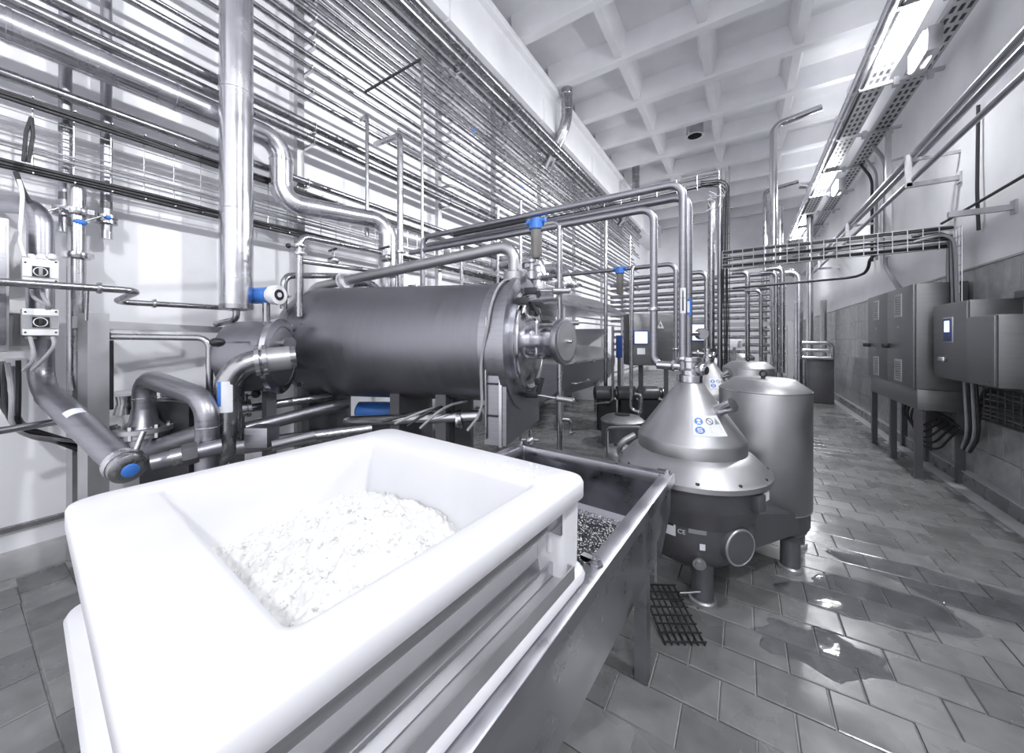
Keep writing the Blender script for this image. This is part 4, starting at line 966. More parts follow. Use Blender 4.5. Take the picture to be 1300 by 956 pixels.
# ================================================================== SEPARATOR AND MOTOR
SC = Vector((-.293, 2.60, 0)); MC = Vector((.125, 3.33, 0))
def cone_pt(a, q, off):
    """q: 0 at cone base, 1 at its neck"""
    r0, z0, r1, z1 = .312, .935, .062, 1.285
    r = r0 + (r1 - r0) * q; z = z0 + (z1 - z0) * q; n = Vector((z1 - z0, 0, r0 - r1)).normalized()
    r += n.x * off; z += n.z * off
    return Vector((SC.x + r * math.cos(a), SC.y + r * math.sin(a), z))
def separator():
    t = thing('separator', 'nearest conical milk separator with stickers on its bowl hood', 'separator', (SC.x, SC.y, 0), 'separators')
    link('bowl_hood', B().lathe([(.312, .845), (.318, .85), (.318, .925), (.312, .935), (.062, 1.285)], SC, seg=64), 'machine', t)
    link('brim', B().lathe([(.31, .86), (.335, .845), (.36, .83), (.425, .762), (.443, .748), (.445, .722), (.43, .715), (.30, .715)], SC, seg=64), 'machine', t)
    for k in range(12):
        a = k * math.pi / 6 + .2; link('bolt', B().lathe([(.013, .742), (.013, .764), (.008, .77)], SC + Vector((.418 * math.cos(a), .418 * math.sin(a), 0)), seg=8), 'dark', t)
    link('drum', B().lathe([(.35, .48), (.385, .56), (.392, .58), (.405, .60), (.405, .715)], SC, seg=56), 'machine_dark', t)
    link('body', B().lathe([(.14, .20), (.24, .215), (.29, .27), (.335, .34), (.35, .40), (.35, .555)], SC, seg=56), 'machine_dark', t)
    link('neck_ring', B().lathe([(.068, 1.27), (.078, 1.275), (.078, 1.315), (.068, 1.32)], SC, seg=32), 'steel_bright', t)
    hd = link('outlet_head', B().lathe([(.06, 1.315), (.06, 1.345), (.045, 1.36), (.045, 1.40), (.055, 1.405), (.055, 1.43)], SC, seg=24), 'steel_bright', t)
    link('outlet_arm', B().tube([SC + Vector((-.02, 0, 1.37)), SC + Vector((-.20, -.02, 1.375))], .028, 0, 16).tube([SC + Vector((.02, 0, 1.355)), SC + Vector((.10, -.04, 1.35))], .026, 0, 16).ring(SC + Vector((-.10, -.01, 1.373)), (1, 0, 0), .03, .01, 16, 6).ring(SC + Vector((.075, -.03, 1.352)), (1, -.3, 0), .028, .01, 16, 6), 'steel_bright', hd)
    link('sight_knob', B().tube([SC + Vector((.14, -.07, 1.10)), SC + Vector((.225, -.115, 1.155))], .034, 0, 20).tube([SC + Vector((.218, -.111, 1.150)), SC + Vector((.243, -.124, 1.166))], .041, 0, 20), 'steel_bright', t)
    ac = -1.05   # sticker centre angle
    def patch(name, f, m, par, off, n=10):
        bb = B(); g = [[bb.v(cone_pt(*f(i / n, j / n), off)) for i in range(n + 1)] for j in range(n + 1)]
        for j in range(n):
            for i in range(n): bb.f([g[j][i], g[j][i + 1], g[j + 1][i + 1], g[j + 1][i]])
        return link(name, bb, m, par)
    st = patch('sticker', lambda i, j: (ac - .34 + .72 * i, .15 + .30 * j), 'paper', t, .0016)
    for k, (da, q) in enumerate(((-.20, .365), (-.20, .235))):
        bb = B(); vs = [bb.v(cone_pt(ac + da + .105 * math.cos(x), q + .052 * math.sin(x), .0026)) for x in (2 * math.pi * i / 20 for i in range(20))]; bb.f(vs); link('blue_sign', bb, 'blue', st)
        bb = B()
        if k == 0:
            vs = [bb.v(cone_pt(ac + da + .05 * math.cos(x), q + .012 + .02 * math.sin(x), .0032)) for x in (2 * math.pi * i / 12 for i in range(12))]; bb.f(vs)
            vs = [bb.v(cone_pt(ac + da + a, q + z, .0032)) for a, z in ((-.05, -.035), (.05, -.035), (.035, -.014), (-.035, -.014))]; bb.f(vs)
        else:
            for a0, z0, a1, z1 in ((-.05, .03, .05, .018), (-.05, .006, .05, -.006), (-.05, -.018, .05, -.03), (-.05, .03, -.028, -.006), (.028, .006, .05, -.03)):
                vs = [bb.v(cone_pt(ac + da + a, q + z, .0032)) for a, z in ((a0, z0), (a1, z0), (a1, z1), (a0, z1))]; bb.f(vs)
        link('sign_mark', bb, 'paper', st)
    bb = B(); R0 = 24
    for i in range(R0):
        x0, x1 = 2 * math.pi * i / R0, 2 * math.pi * (i + 1) / R0
        bb.f([bb.v(cone_pt(ac + .07 + rr_ * 1.9 * math.cos(x), .365 + rr_ * math.sin(x), .0028)) for rr_, x in ((.05, x0), (.05, x1), (.040, x1), (.040, x0))])
    bb.f([bb.v(cone_pt(ac + .07 + a, .365 + z, .0028)) for a, z in ((-.06, .03), (-.045, .036), (.06, -.03), (.045, -.036))]); link('prohibition_sign', bb, 'ink', st)
    bb = B(); bb.f([bb.v(cone_pt(ac + .26 + a, .365 + z, .0028)) for a, z in ((-.07, -.045), (.07, -.045), (0, .05))]); link('warning_sign', bb, 'frame', st)
    bb = B()
    for k in range(3): bb.f([bb.v(cone_pt(ac + .02 + a, .27 - .03 * k + z, .0028)) for a, z in ((0, 0), (.3, 0), (.3, .006), (0, .006))])
    link('small_print', bb, 'frame', st)
    # body details facing the camera
    av = -1.50
    def bpt(a, z, r=.352): return Vector((SC.x + r * math.cos(a), SC.y + r * math.sin(a), z))
    wp = link('warning_plate', cyl_patch(B(), SC, .3515, av - .32, av - .17, .42, .53, 5), 'paper', t)
    bb = B(); bb.f([bb.v(bpt(av - .245 + a, z, .353)) for a, z in ((-.05, .475), (.05, .475), (0, .525))]); link('warning_triangle', bb, 'ink', wp)
    link('ce_plate', cyl_patch(B(), SC, .3515, av + .02, av + .28, .46, .54, 5), 'machine', t)
    cu = bpy.data.curves.new('ce_mark', 'FONT'); cu.body = 'CE'; cu.size = .035; cu.extrude = .0005; cu.align_x = 'CENTER'
    f0 = bpy.data.objects.new('ce_text', cu); C.objects.link(f0); me = bpy.data.meshes.new_from_object(f0.evaluated_get(bpy.context.evaluated_depsgraph_get())); bpy.data.objects.remove(f0)
    fo = bpy.data.objects.new('ce_mark', me); C.objects.link(fo); fo.parent = t; me.materials.clear(); me.materials.append(M['paper'])
    pp = bpt(av - .08, .445, .354); fo.location = pp - Vector((SC.x, SC.y, 0)); fo.rotation_euler = (math.pi / 2, 0, av - .08 + math.pi / 2)
    link('white_tag', cyl_patch(B(), SC, .3525, av + .18, av + .26, .375, .41, 3), 'paper', t)
    link('drain_port', B().cyl(bpt(av + .18, .30, .26), bpt(av + .18, .29, .345), .035, 18).cyl(bpt(av + .18, .29, .34), bpt(av + .18, .288, .36), .022, 14), 'machine', t)
    ah = -.72
    dn = Vector((math.cos(ah), math.sin(ah), 0))
    ga = link('gauge_cover', B().lathe([(.10, -.05), (.10, .02), (.092, .03), (.03, .035)], bpt(ah, .40, .345), dn, 32), 'machine_dark', t)
    link('gauge_ring', B().ring(bpt(ah, .40, .37), dn, .095, .007, 32, 6), 'frame', ga)
    lt = link('latch_block', B().box(bpt(-.55, .66, .42), (.05, .07, .09), -.55, .006), 'machine_dark', t)
    link('latch_tag', B().box(bpt(-.38, .675, .425), (.006, .09, .05), -.38), 'paper', lt)
    for p in (Vector((-.205, 2.41, 0)), Vector((-.60, 2.72, 0))):
        lg = link('leg', B().lathe([(.062, .0), (.066, .012), (.058, .03), (.058, .28)], p, seg=24), 'machine_dark', t); link('foot', B().lathe([(.075, 0), (.075, .022), (.066, .03)], p, seg=24), 'frame', lg)
    # bridge to motor
    d = (MC - SC).normalized(); n = Vector((-d.y, d.x, 0)); a0 = SC + d * .22; a1 = MC
    bb = B(); bb.loops([[a0 + n * w_ + Vector((0, 0, z)) for w_, z in ((-.25, .25), (.25, .25), (.25, .47), (.20, .50), (-.20, .50), (-.25, .47))], [a1 + n * w_ + Vector((0, 0, z)) for w_, z in ((-.27, .22), (.27, .22), (.27, .34), (.20, .36), (-.20, .36), (-.27, .34))]]); link('bridge', bb, 'machine_dark', t)
    mo = link('motor_casing', B().lathe([(.286, .335), (.292, .345), (.292, 1.165), (.285, 1.18), (.20, 1.245), (.19, 1.25)], MC, seg=64), 'machine', t)
    link('top_seam', B().ring(MC + Vector((0, 0, 1.168)), (0, 0, 1), .2915, .004, 56, 6), 'steel_bright', mo)
    link('base_seam', B().ring(MC + Vector((0, 0, .34)), (0, 0, 1), .2925, .003, 56, 6), 'frame', mo)
    link('lifting_hook', B().ring(MC + Vector((0, 0, 1.285)), (.4, .9, 0), .022, .007, 14, 6).cyl(MC + Vector((0, 0, 1.245)), MC + Vector((0, 0, 1.27)), .014, 10), 'dark', mo)
    link('motor_base', B().lathe([(.22, .16), (.26, .18), (.278, .22), (.278, .335)], MC, seg=56), 'machine_dark', t)
    for p in (Vector((.265, 3.07, 0)), Vector((-.05, 3.50, 0)), Vector((.33, 3.45, 0))):
        lg = link('leg', B().lathe([(.062, .0), (.062, .012), (.056, .03), (.056, .2)], p, seg=24), 'machine_dark', t); link('foot', B().lathe([(.070, 0), (.070, .02), (.062, .028)], p, seg=24), 'frame', lg)
    return t
sep = separator()
for k, (dx, dy, lab) in enumerate(((-.075, 2.33, 'second conical separator, standing behind the nearest one'), (-.22, 5.6, 'third separator, farthest back, mostly hidden by nearer ones'))):
    o = copy_tree(sep); o.location = Vector(sep.location) + Vector((dx, dy, 0)); o['label'] = lab
# hose loop by the separator hood
pipe('thin bent sensor tube left of the nearest separator hood', [at(771, 580, t=2.5), at(771, 543, t=2.5), at(812, 542, t=2.3)], .009, 'steel_bright', .03)
t = thing('pipe_elbow', 'short curved drain collar left of nearest separator brim', 'pipe', at(790, 575, t=2.75))
link('ring', B().tube([at(806, 552, t=2.7), at(787, 562, t=2.7), at(786, 578, t=2.75), at(800, 590, t=2.8)], .022, .06, 12), 'frame', t)
# low domed canisters behind the tub
for k, (px, yt, t0, r, h, lab) in enumerate(((790, 530, 5.3, .30, .42, 'low round canister with domed lid on the floor behind tub'), (786, 560, 4.2, .17, .30, 'smaller round canister in front of the low domed one'))):
    p = at(px, 430 + HC / t0 * F, t=t0); p.z = 0
    t = thing('canister', lab, 'canister', p, 'low canisters')
    link('drum', B().lathe([(r, .0), (r, h - .06)], p, seg=40), 'machine_dark' if k == 0 else 'machine', t)
    link('lid', B().lathe([(r * 1.03, h - .07), (r * 1.03, h - .05), (r * .8, h), (r * .3, h + .02)], p, seg=40), 'machine', t)
    link('handle', B().lathe([(r * .36, h + .012), (r * .36, h + .03)], p, seg=24), 'dark', t)

# floor grate
t = thing('floor_grate', 'loose wire grate lying on floor by the separator foot', 'grate', (-.32, 2.25, .01))
gm = Matrix.Translation((-.345, 2.17, .03)) @ Matrix.Rotation(.55, 4, 'Z') @ Matrix.Rotation(.12, 4, 'X')
for k in range(7):
    bb = B(); bb.m = gm; bb.bar((-.10 + .033 * k, -.19, 0), (-.10 + .033 * k, .19, 0), .006, .012); link('wire', bb, 'dark', t)
for k in range(8):
    bb = B(); bb.m = gm; bb.bar((-.11, -.18 + .052 * k, .006), (.11, -.18 + .052 * k, .006), .006, .006); link('wire', bb, 'dark', t)
pipe('short bright rod on the floor by the separator leg', [(-.31, 2.28, .085), (-.21, 2.33, .10)], .007, 'steel_bright', cat='rod')

# ================================================================== STEEL TUB
TB = (-.835, 1.17); trz = math.radians(-3.2); hx, hy = .485, .905; ZT = .85
tb = thing('curd_tub', 'long stainless steel tub with folded rim under the white box', 'tub', (TB[0], TB[1], 0))
def L(inx, iny, z, rad=.01): return rr(0, 0, hx - inx, hy - iny, rad, z, trz, 3, TB)
def Lr(inx, i0, i1, z, rad=.01):
    return rr(0, (i0 - i1) / 2, hx - inx, hy - (i0 + i1) / 2, rad, z, trz, 3, TB)
bb = B(); bb.loops([L(.006, .006, ZT - .05), L(0, 0, ZT - .05), L(0, 0, ZT - .003), L(.003, .003, ZT), L(.058, .058, ZT), L(.062, .062, ZT - .006), L(.062, .062, ZT - .05)], False, False)
link('rim', bb, 'tub', tb)
bb = B(); bb.loops([L(.060, .060, ZT - .02), L(.064, .068, .60, .02), L(.066, .078, .545, .02), L(.068, .080, .540, .02)], False, True); link('basin', bb, 'tubin', tb)
bb = B(); bb.loops([L(.012, .012, ZT - .02, .02), L(.015, .02, .66, .02), Lr(.03, .05, .13, .50, .02), Lr(.12, .2, .32, .42, .02)], False, True); link('hull', bb, 'tub', tb)
def tl(x, y, z=0): return Vector((TB[0] + x * math.cos(trz) - y * math.sin(trz), TB[1] + x * math.sin(trz) + y * math.cos(trz), z))
for x, y in ((hx - .07, hy - .34), (-hx + .07, hy - .34), (hx - .07, -hy + .3), (-hx + .07, -hy + .3)):
    lg = link('leg', B().box(tl(x, y, .31), (.055, .055, .62), trz), 'tub', tb)
    link('gusset', B().box(tl(x + (.045 if x > 0 else -.045), y + .06, .58), (.012, .02, .30), trz), 'steel_bright', lg)
for x, y in ((hx - .03, hy - .03), (-hx + .03, hy - .03), (hx - .03, -.06)):
    p = tl(x, y, ZT)
    link('corner_bolt', B().lathe([(.022, 0), (.022, .006), (.013, .008), (.013, .02), (.008, .022)], p + tl(0, -.03) * 0, seg=6).bar(p + Vector((-.05, .01, .008)), p + Vector((.0, .0, .012)), .022, .014), 'steel_bright', tb)
p = tl(-hx + .09, hy - .03, ZT)
link('hose_valve', B().sphere(p + Vector((0, 0, .03)), .03).cyl(p + Vector((-.06, 0, .03)), p + Vector((.05, .03, .035)), .012, 10).cyl(p, p + Vector((0, 0, .1)), .010, 8), 'steel', tb)
# shallow whey and floating curd grains
bb = B(); bb.loops([L(.068, .082, .552, .02), L(.068, .082, .560, .02)], False, True); solo('whey', bb, 'water', 'thin layer of whey on the tub bottom', 'whey', kind='stuff')
bb = B()
for k in range(5200):
    x = random.uniform(-.1, hx - .075); y = random.uniform(-.25, hy - .09); p = tl(x, y, .563); r = random.uniform(.0015, .0045)
    if noise.noise(p * 9) < -.35: continue
    vs = [bb.v(p + Vector((r * math.cos(a) * random.uniform(.6, 1.2), r * math.sin(a), 0))) for a in (0, 1.57, 3.14, 4.71)]; tpv = bb.v(p + Vector((0, 0, r * .8))); 
    for i in range(4): bb.f([vs[i], vs[(i + 1) % 4], tpv])
solo('curd_grains', bb, 'curd', 'scattered white curd grains on the tub bottom', 'curd', kind='stuff')

# ================================================================== WHITE BOX
BO = (-.900, .590); brz = math.radians(-4.0); bx_, by_ = .487, .468; ZR = 1.15
wb = thing('curd_box', 'thick-walled white plastic box resting across the steel tub', 'box', (BO[0], BO[1], ZT))
def bl(x0, x1, y0, y1, z, rad): return rr((x0 + x1) / 2, (y0 + y1) / 2, (x1 - x0) / 2, (y1 - y0) / 2, rad, z, brz, 6, BO)
def off(d, z, rad): return bl(-bx_ + d, bx_ - d, -by_ + d, by_ - d, z, rad)
IX0, IX1, IY0, IY1 = -.375, .390, -.305, .305
def inn(d, z, rad): return bl(IX0 + d, IX1 - d, IY0 + d, IY1 - d, z, rad)
bb = B()
bb.loops([off(.055, ZR - .06, .03), off(.012, ZR - .062, .05), off(0, ZR - .052, .055), off(0, ZR - .014, .055), off(.004, ZR - .004, .055), off(.014, ZR, .055),
          inn(-.016, ZR, .03), inn(-.005, ZR - .004, .025), inn(0, ZR - .016, .022), inn(.006, ZR - .10, .02), inn(.012, .92, .02), inn(.03, .885, .02)], False, True)
link('rim', bb, 'white', wb, angle=1.2)
bb = B(); bb.loops([bl(-bx_ + .025, bx_ - .10, -by_ + .025, by_ - .02, ZR - .055, .03), bl(-bx_ + .045, bx_ - .105, -by_ + .045, by_ - .03, .872, .03)], False, False); link('body', bb, 'cream', wb)
bb = B(); bb.loops([bl(bx_ - .16, bx_ - .022, by_ - .125, by_ - .018, ZR - .055, .02), bl(bx_ - .16, bx_ - .025, by_ - .125, by_ - .02, .872, .02)], True, True); link('corner_post', bb, 'white', wb)
bb = B(); bb.loops([off(.02, .853, .05), off(0, .858, .05), off(-.002, .870, .05), off(.004, .884, .05), off(.02, .886, .05)], True, True); link('base_flange', bb, 'white', wb)
def bp(x, y, z): return Vector((BO[0] + x * math.cos(brz) - y * math.sin(brz), BO[1] + x * math.sin(brz) + y * math.cos(brz), z))
def bbox(b, x0, x1, y0, y1, z0, z1, bevel=0): return b.box(bp((x0 + x1) / 2, (y0 + y1) / 2, (z0 + z1) / 2), (x1 - x0, y1 - y0, z1 - z0), brz, bevel)
# steel rail and drip trough on the right side
t = thing('steel_rail', 'steel rail bar slotted under the right rim of white box', 'rail', bp(bx_ - .06, 0, 1.02))
link('bar', bbox(B(), bx_ - .098, bx_ - .034, -by_ + .0, by_ - .13, 1.040, 1.072, .003), 'steel_bright', t)
link('end_plate', bbox(B(), bx_ - .098, bx_ - .022, by_ - .135, by_ - .127, 1.02, 1.08), 'steel_bright', t)
t = thing('drip_trough', 'stainless drip trough below the rail of white box', 'trough', bp(bx_ - .05, 0, .887))
bb = B(); x0, x1, y0, y1 = bx_ - .105, bx_ - .004, -by_ - .05, by_ - .09
bb.loops([[bp(x, y, z) for x, y in ((x0 + q, y0 + q), (x1 - q, y0 + q), (x1 - q, y1 - q), (x0 + q, y1 - q))] for q, z in ((0, .888), (0, .925), (.004, .925), (.010, .897))], True, True); link('channel', bb, 'frame', t)
link('inner_lip', bbox(B(), x0 - .006, x0, y0, y1, .888, .975), 'frame', t)
link('divider', bbox(B(), x0 + .045, x0 + .053, y0 + .01, y1 - .02, .900, .935), 'steel_bright', t)
for k in range(3):
    p = bp(bx_ - .03, by_ - .14 - .0 * k, .0)
link('stop_pin', B().cyl(bp(bx_ - .065, by_ - .12, .96), bp(bx_ - .065, by_ - .12, 1.02), .010, 10), 'lid', t)
# curd heap
n = 190; bb = B(); g = []
for j in range(n + 1):
    row = []
    for i in range(n + 1):
        x = IX0 + .012 + (IX1 - IX0 - .024) * i / n; y = IY0 + .012 + (IY1 - IY0 - .024) * j / n
        u = i / n; v = j / n
        h = .905 + .115 * math.exp(-(((u - .42) / .38) ** 2 + ((v - .60) / .42) ** 2)) + .03 * (1 - u) - .03 * max(0, u - .75)
        q = Vector((x * 1, y * 1, .3))
        h += .022 * noise.noise(q * 13) + .016 * abs(noise.noise(q * 31)) + .010 * noise.noise(q * 62) + .006 * noise.noise(q * 120)
        cell = noise.voronoi(q * 75)[0][0]; h += .011 * max(0, .5 - cell) 
        row.append(bb.v(bp(x, y, h)))
    g.append(row)
for j in range(n):
    for i in range(n): bb.f([g[j][i], g[j][i + 1], g[j + 1][i + 1], g[j + 1][i]])
solo('curd_heap', bb, 'curd', 'heap of crumbly white curd inside the white box', 'curd', kind='stuff', angle=3)
bb = B()
for k in range(1100):
    u, v = random.random(), random.random()
    x = IX0 + .03 + (IX1 - IX0 - .06) * u; y = IY0 + .03 + (IY1 - IY0 - .06) * v
    h = .905 + .115 * math.exp(-(((u - .42) / .38) ** 2 + ((v - .60) / .42) ** 2)) + .03 * (1 - u) - .03 * max(0, u - .75) + .012
    q0_ = Vector((x, y, .3)); h += .022 * noise.noise(q0_ * 13); r = random.choice((.0025, .003, .004, .004, .005, .0075)); c = bp(x, y, h - .004)
    mtx = Matrix.Translation(c) @ Matrix.Rotation(random.uniform(0, 6), 4, Vector((random.random(), random.random(), random.random())).normalized()) @ Matrix.Diagonal((r * random.uniform(.7, 1.3), r * random.uniform(.7, 1.3), r * random.uniform(.6, 1), 1))
    bmesh.ops.create_icosphere(bb.bm, subdivisions=1, radius=1, matrix=mtx)
solo('curd_crumbs', bb, 'curd', 'loose curd crumbs on top of the curd heap', 'curd', kind='stuff')
bb = B()
for k in range(14):
    p = bp(random.uniform(-.0, .42), random.uniform(.34, .44), ZR + .003)
    bmesh.ops.create_icosphere(bb.bm, subdivisions=1, radius=random.uniform(.002, .005), matrix=Matrix.Translation(p))
solo('curd_flecks', bb, 'curd', 'few curd flecks stuck on far rim of white box', 'curd', kind='stuff')

# ================================================================== VAT, HOOD AND FAR EQUIPMENT
VX, VY0, VY1, VZ = -2.40, 5.25, 8.0, 1.16
t = thing('cooking_vat', 'long round-bottomed steel vat with sloped lid under the hood', 'vat', (-3.0, 6.6, 0))
bb = B(); prof = [(-3.72, VZ), (-3.72, .95), (-3.60, .70), (-3.35, .52), (-3.05, .46), (-2.75, .52), (-2.52, .70), (-2.41, .95), (-2.40, VZ)]
bb.loops([[Vector((x, VY0, z)) for x, z in prof], [Vector((x, VY1, z)) for x, z in prof]]); link('trough', bb, 'brushed', t)
link('rim', B().box((-2.39, (VY0 + VY1) / 2, VZ), (.06, VY1 - VY0 + .06, .04)).box((-3.06, VY0, VZ), (1.36, .05, .04)).box((-3.06, VY1, VZ), (1.36, .05, .04)), 'frame', t)
bb = B(); lp = [(-2.40, VZ + .02), (-2.62, VZ + .20), (-3.2, VZ + .26), (-3.7, VZ + .1), (-3.7, VZ + .02)]
bb.loops([[Vector((x, VY0 + .05, z)) for x, z in lp], [Vector((x, VY1 - .25, z)) for x, z in lp]]); ld = link('lid', bb, 'machine', t)
for y in (5.6, 6.5, 7.4): link('lid_latch', B().box((-2.37, y, VZ - .02), (.06, .10, .05)), 'steel_bright', ld)
for x in (-2.62, -3.5):
    for y in (5.6, 7.45): link('leg', B().cyl((x, y, 0), (x, y, .72), .06, 16), 'frame', t)
link('side_bar', B().tube([(-2.36, 5.5, .82), (-2.28, 5.5, .82), (-2.28, 6.2, .82), (-2.36, 6.2, .82)], .014, .03, 8), 'steel', t)
t = thing('extraction_hood', 'polished steel extraction hood above the long vat', 'hood', (-3.1, 6.8, 2.08))
bb = B(); hp = [(-2.3, 2.09), (-2.3, 2.13), (-2.95, 2.46), (-3.9, 2.46), (-3.9, 2.09)]
bb.loops([[Vector((x, 5.0, z)) for x, z in hp], [Vector((x, 8.5, z)) for x, z in hp]]); link('canopy', bb, 'tub', t)
link('lip', B().box((-2.29, 6.75, 2.09), (.03, 3.52, .05)), 'steel_bright', t)
for y in (5.15, 8.3): link('hanger', B().cyl((-2.34, y, 1.2), (-2.34, y, 2.1), .02, 10), 'frame', t)
for k, y in enumerate((5.55, 6.65)):
    pipe(('near', 'far')[k] + ' clad elbow duct rising from the extraction hood', [(-3.0, y, 2.40), (-3.0, y, 2.95), (-3.9, y, 2.95)], .13, 'clad', .24, cat='duct', group='hood ducts', clamps=(((-3.0, y, 2.62), (0, 0, 1)),), seg=24)
t = thing('appliance', 'white-fronted appliance seen between hood and vat', 'appliance', (-3.5, 9.0, 1.0))
link('body', B().box((-3.3, 9.0, .9), (.9, .6, 1.8), 0, .02), 'lid', t); link('door', B().box((-3.3, 8.69, 1.0), (.80, .02, 1.4), 0, .01), 'lid', t)
# control consoles
for k, (px0, px1, py0, py1, t0, s0, lab) in enumerate(((799, 855, 398, 464, 5.6, (806, 822, 421, 436), 'grey control cabinet with white screen left of the risers'), (872, 902, 405, 470, 6.4, (875, 899, 412, 432), 'second console with bright screen behind the separator risers'))):
    c = at((px0 + px1) / 2, 460, t=t0); t = thing('control_console', lab, 'console', (c.x, c.y, 0), 'consoles with screens')
    link('body', fbox(B(), px0, px1, py0, py1, t0, .3, .008), 'cabinet', t)
    link('bezel', fbox(B(), s0[0] - 1.5, s0[1] + 1.5, s0[2] - 1.5, s0[3] + 1.5, t0 - .012, .02), 'navy', t)
    link('screen', fbox(B(), *s0, t0 - .018, .012), 'screenw', t)
    if k == 0:
        link('label_plate', fbox(B(), 809, 819, 442, 450, t0 - .008, .012), 'paper', t)
        wt = link('warning_triangle', B().prism([at(x, y, t=t0 - .006) for x, y in ((834, 417), (843, 417), (838.5, 407))], (sn, -cs, 0), .004), 'paper', t)
        link('warning_bolt', B().prism([at(x, y, t=t0 - .012) for x, y in ((838, 410), (837, 414), (838.6, 413.5), (838, 416.5), (840, 413), (838.8, 413))], (sn, -cs, 0), .002), 'ink', wt)
    for dx in (-.2, .2):
        p = c + ex * dx; link('leg', B().box((p.x, p.y + .15, .58), (.06, .06, 1.16)), 'machine_dark', t)
t = thing('dark_pump_skid', 'dark pump skid below the grey control cabinet', 'machine', at(810, 500, t=6))
for k in range(3):
    p = at(770 + 28 * k, 520, t=6.2); link('pump', B().lathe([(.05, -.22), (.12, -.2), (.12, .1), (.07, .14), (.07, .2)], Vector((p.x, p.y, .62)), ex, 20), 'machine_dark', t)
    link('pump_head', B().lathe([(.10, -.04), (.10, .04)], Vector((p.x, p.y, .62)) + ex * .22, ex, 20), 'steel', t)
    link('foot', B().box((p.x, p.y, .26), (.3, .16, .50), TH), 'dark', t)
link('blue_column', B().box(at(786, 440, t=6.8), (.09, .09, .42), TH), 'navy', t); link('blue_post', B().box((at(786, 430, t=6.8).x, at(786, 430, t=6.8).y, .62), (.05, .05, 1.24), TH), 'machine_dark', t)
# thin drop pipes around the consoles
zq = at(787, 342, t=4.9).z; yq = at(787, 342, t=4.9).y
xr = at(858, 340, Y=yq).x
pipe('rear crosspipe carrying the distant blue-capped filter', [(-2.6, yq, zq), (xr, yq, zq), (xr, yq, 1.25)], .028, 'brushed', .10, clamps=(((xr, yq, 1.42), (0, 0, 1)),))
x5 = at(801, 400, Y=yq - .1).x
pipe('thin drop pipe with hooked top in front of grey control cabinet', [(x5 + .02, yq + .1, zq), (x5 + .02, yq - .1, zq + .02), (x5, yq - .1, .62), (x5 + .12, yq - .1, .60)], .022, 'steel', .07, clamps=(((x5 + .1, yq - .1, .60), (1, 0, 0)),))
pipe('short hooked pipe at the foot of the thin drop pipe', [(x5 + .06, yq - .15, .84), (x5 + .14, yq - .15, .84), (x5 + .14, yq - .15, .6)], .016, 'steel', .04)
xg = at(778, 400, t=6).x; yg = at(778, 400, t=6).y
pipe('slim upright pipe between the vat and the dark blue column', [(xg, yg, 1.75), (xg, yg, .5), (xg - .3, yg, .45)], .022, 'steel', .08)
xj = at(897, 345, t=4.6)
pipe('slim bent pipe just left of the cable mast', [(xj.x - .9, xj.y, xj.z), (xj.x, xj.y, xj.z), (xj.x, xj.y, 1.0)], .028, 'steel', .09)
gz = at(891, 424, t=2.5)
t = thing('pressure_gauge', 'round pressure gauge beside the separator risers', 'gauge', gz)
link('case', B().lathe([(.036, -.03), (.04, -.02), (.04, .02)], gz, (.6, -.8, 0), 24), 'steel', t); link('face', B().lathe([(.034, .02), (.034, .022)], gz, (.6, -.8, 0), 24), 'frame', t); link('stem', B().cyl(gz, Vector((V2.x, V2.y, gz.z)), .014, 10), 'steel', t)

# far manifold
YM = 9.6; ys = (348, 356, 366, 374, 381, 388, 395, 403, 419, 428, 438, 447)
for k, y in enumerate(ys):
    z = at(965, y, Y=YM).z; r = .05 if k in (0, 2) else .036
    pipe(('topmost' if k == 0 else 'lowest' if k == len(ys) - 1 else ORD[k]) + ' cross pipe from the top in the far pipe manifold', [(-3.0, YM, z), (.55 + .1 * (k % 3), YM, z)], r, 'steel' if k % 2 else 'brushed', group='far manifold cross pipes')
t = thing('manifold_stand', 'square-tube frame standing before the far pipe manifold', 'frame', (.75, 9.0, 0))
zb_ = at(1003, 411, Y=9.0).z
link('rail', B().box((-.6, 9.0, zb_), (2.8, .07, .09)), 'frame', t); xq = at(1003, 420, Y=9.0).x
link('post', B().box((xq, 9.0, zb_ / 2), (.09, .09, zb_)), 'frame', t); link('post', B().box((-.6, 9.0, zb_ / 2), (.07, .07, zb_)), 'frame', t)
for x in (-2.7, -1.1, .35): link('back_post', B().box((x, YM + .07, 1.5), (.06, .09, 3.0)), 'frame', t)
link('tie_bar', B().box((.35, 9.33, zb_), (.05, .66, .05)), 'frame', t)
for k, (x, ya, t0, r) in enumerate(((985, 345, 7.0, .04), (993, 340, 6.9, .045), (966, 368, 6.6, .03), (949, 345, 6.8, .04))):
    p = at(x, ya, t=t0); pipe(('second', 'rightmost', 'third', 'leftmost')[k] + ' upright pipe standing before the far manifold', [(p.x - .25, p.y, p.z), (p.x, p.y, p.z), (p.x, p.y, .9)], r, 'steel', .10, group='uprights before the far manifold')
a = at(1014, 345, t=9.3)
pipe('fat clad elbow right of the far manifold', [(a.x - .6, a.y, a.z), (a.x, a.y, a.z), (a.x, a.y, 0)], .09, 'clad', .2)
pipe('upright post in the far right corner', [(1.85, 13.0, 0), (1.85, 13.0, 2.6)], .07, 'frame', cat='post')
t = thing('wash_station', 'bright cluster of bent pipes low in far right corner', 'machine', (1.55, 11.4, 0))
link('cabinet', B().box((1.55, 11.5, .55), (.5, .5, 1.1), 0, .02), 'machine_dark', t)
for k in range(3): link('bent_pipe', B().tube([(1.2, 11.2, 1.45 - .18 * k), (1.75, 11.2, 1.45 - .18 * k), (1.75, 11.2, 1.12)], .045, .12, 12), 'steel_bright', t)
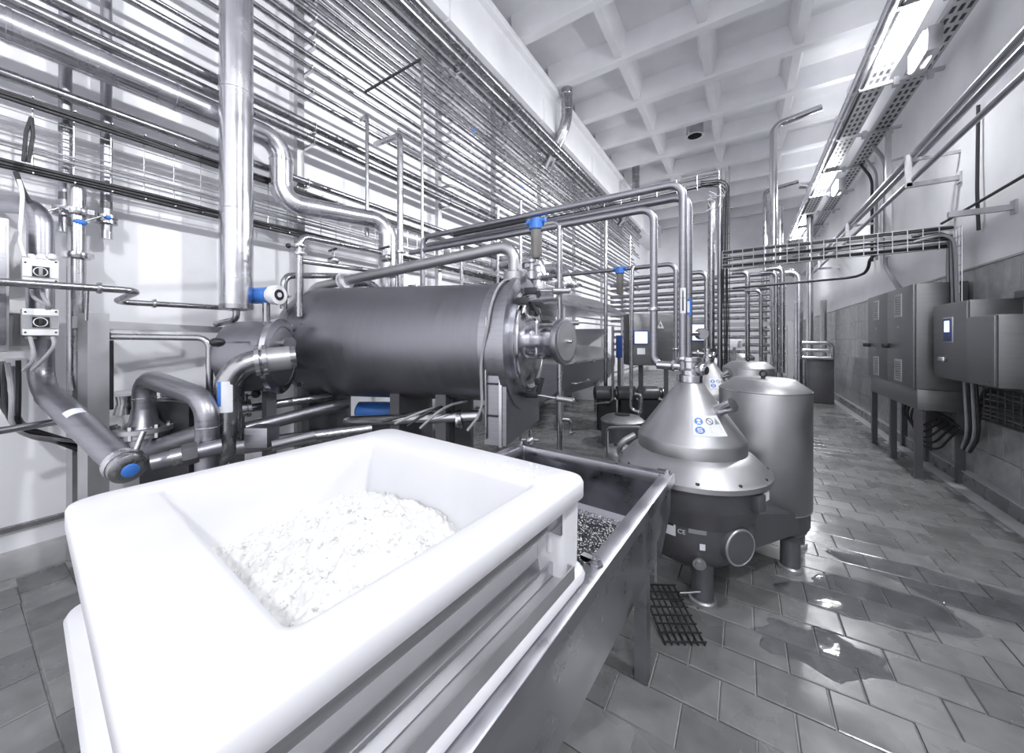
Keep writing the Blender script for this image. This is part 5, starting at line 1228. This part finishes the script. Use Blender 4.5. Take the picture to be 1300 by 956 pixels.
t = thing('white_dispenser', 'small white plastic unit on the third separator motor', 'dispenser', at(933, 440, t=6.6))
p = at(932, 436, t=6.4); link('body', B().box((p.x, p.y, p.z), (.22, .14, .15), .4, .02), 'lid', t); link('spout', B().box((p.x + .09, p.y - .07, p.z), (.04, .02, .10), .4), 'greycable', t); link('stand', B().cyl((p.x, p.y, 0), (p.x, p.y, p.z), .025, 10), 'frame', t)
# ceiling drop pipes
cx0 = at(982, 160, t=7.3)
t0z = cx0.z
pipe('tall pipe dropping from the ceiling pipe before the far wall', [(1.25, cx0.y, t0z + .12), (cx0.x, cx0.y, t0z), (cx0.x, cx0.y, 0)], .065, 'steel_bright', .16, seg=18)
c2 = at(1028, 236, t=9.5)
pipe('second drop pipe, nearer the high lamp tray', [(1.25, c2.y, c2.z + .05), (c2.x, c2.y, c2.z), (c2.x, c2.y, 0)], .075, 'steel_bright', .1, seg=18)
c3 = at(971, 243, t=9.8)
pipe('third drop pipe, left of the tall ceiling pipe', [(1.2, c3.y, c3.z + .1), (c3.x, c3.y, c3.z), (c3.x, c3.y, 0)], .05, 'steel', .12, seg=14)
c4 = at(990, 290, t=10)
pipe('fat pale upright pipe just right of tall ceiling pipe', [(c4.x, c4.y, 5.2), (c4.x, c4.y, 0)], .07, 'clad', seg=18)

# ================================================================== WATER ON THE FLOOR
def puddle(cx, cy, rx_, ry_, rot, label, seed):
    bb = B(); n = 60; pts = []
    for k in range(n):
        a = 2 * math.pi * k / n; q = 1 + .45 * noise.noise(Vector((math.cos(a) * 1.6 + seed, math.sin(a) * 1.6, seed))) + .12 * noise.noise(Vector((math.cos(a) * 6, math.sin(a) * 6, seed)))
        x = rx_ * q * math.cos(a); y = ry_ * q * math.sin(a)
        pts.append(Vector((cx + x * math.cos(rot) - y * math.sin(rot), cy + x * math.sin(rot) + y * math.cos(rot), 0)))
    c = sum(pts, Vector()) / n
    bb.loops([[p + Vector((0, 0, .0012)) for p in pts], [p + (c - p) * .02 + Vector((0, 0, .004)) for p in pts], [p + (c - p) * .06 + Vector((0, 0, .0048)) for p in pts]], False, True); solo('puddle', bb, 'water', label, 'puddle', 'puddles on the tiled floor')
puddle(.62, 2.95, .42, .20, .3, 'puddle of water right of the separator motor leg', 1.3)
puddle(1.05, 3.35, .45, .18, -.15, 'long puddle in the middle of the tiled aisle', 4.7)
puddle(.30, 2.35, .26, .16, .2, 'small bright puddle in front of the separator', 8.1)
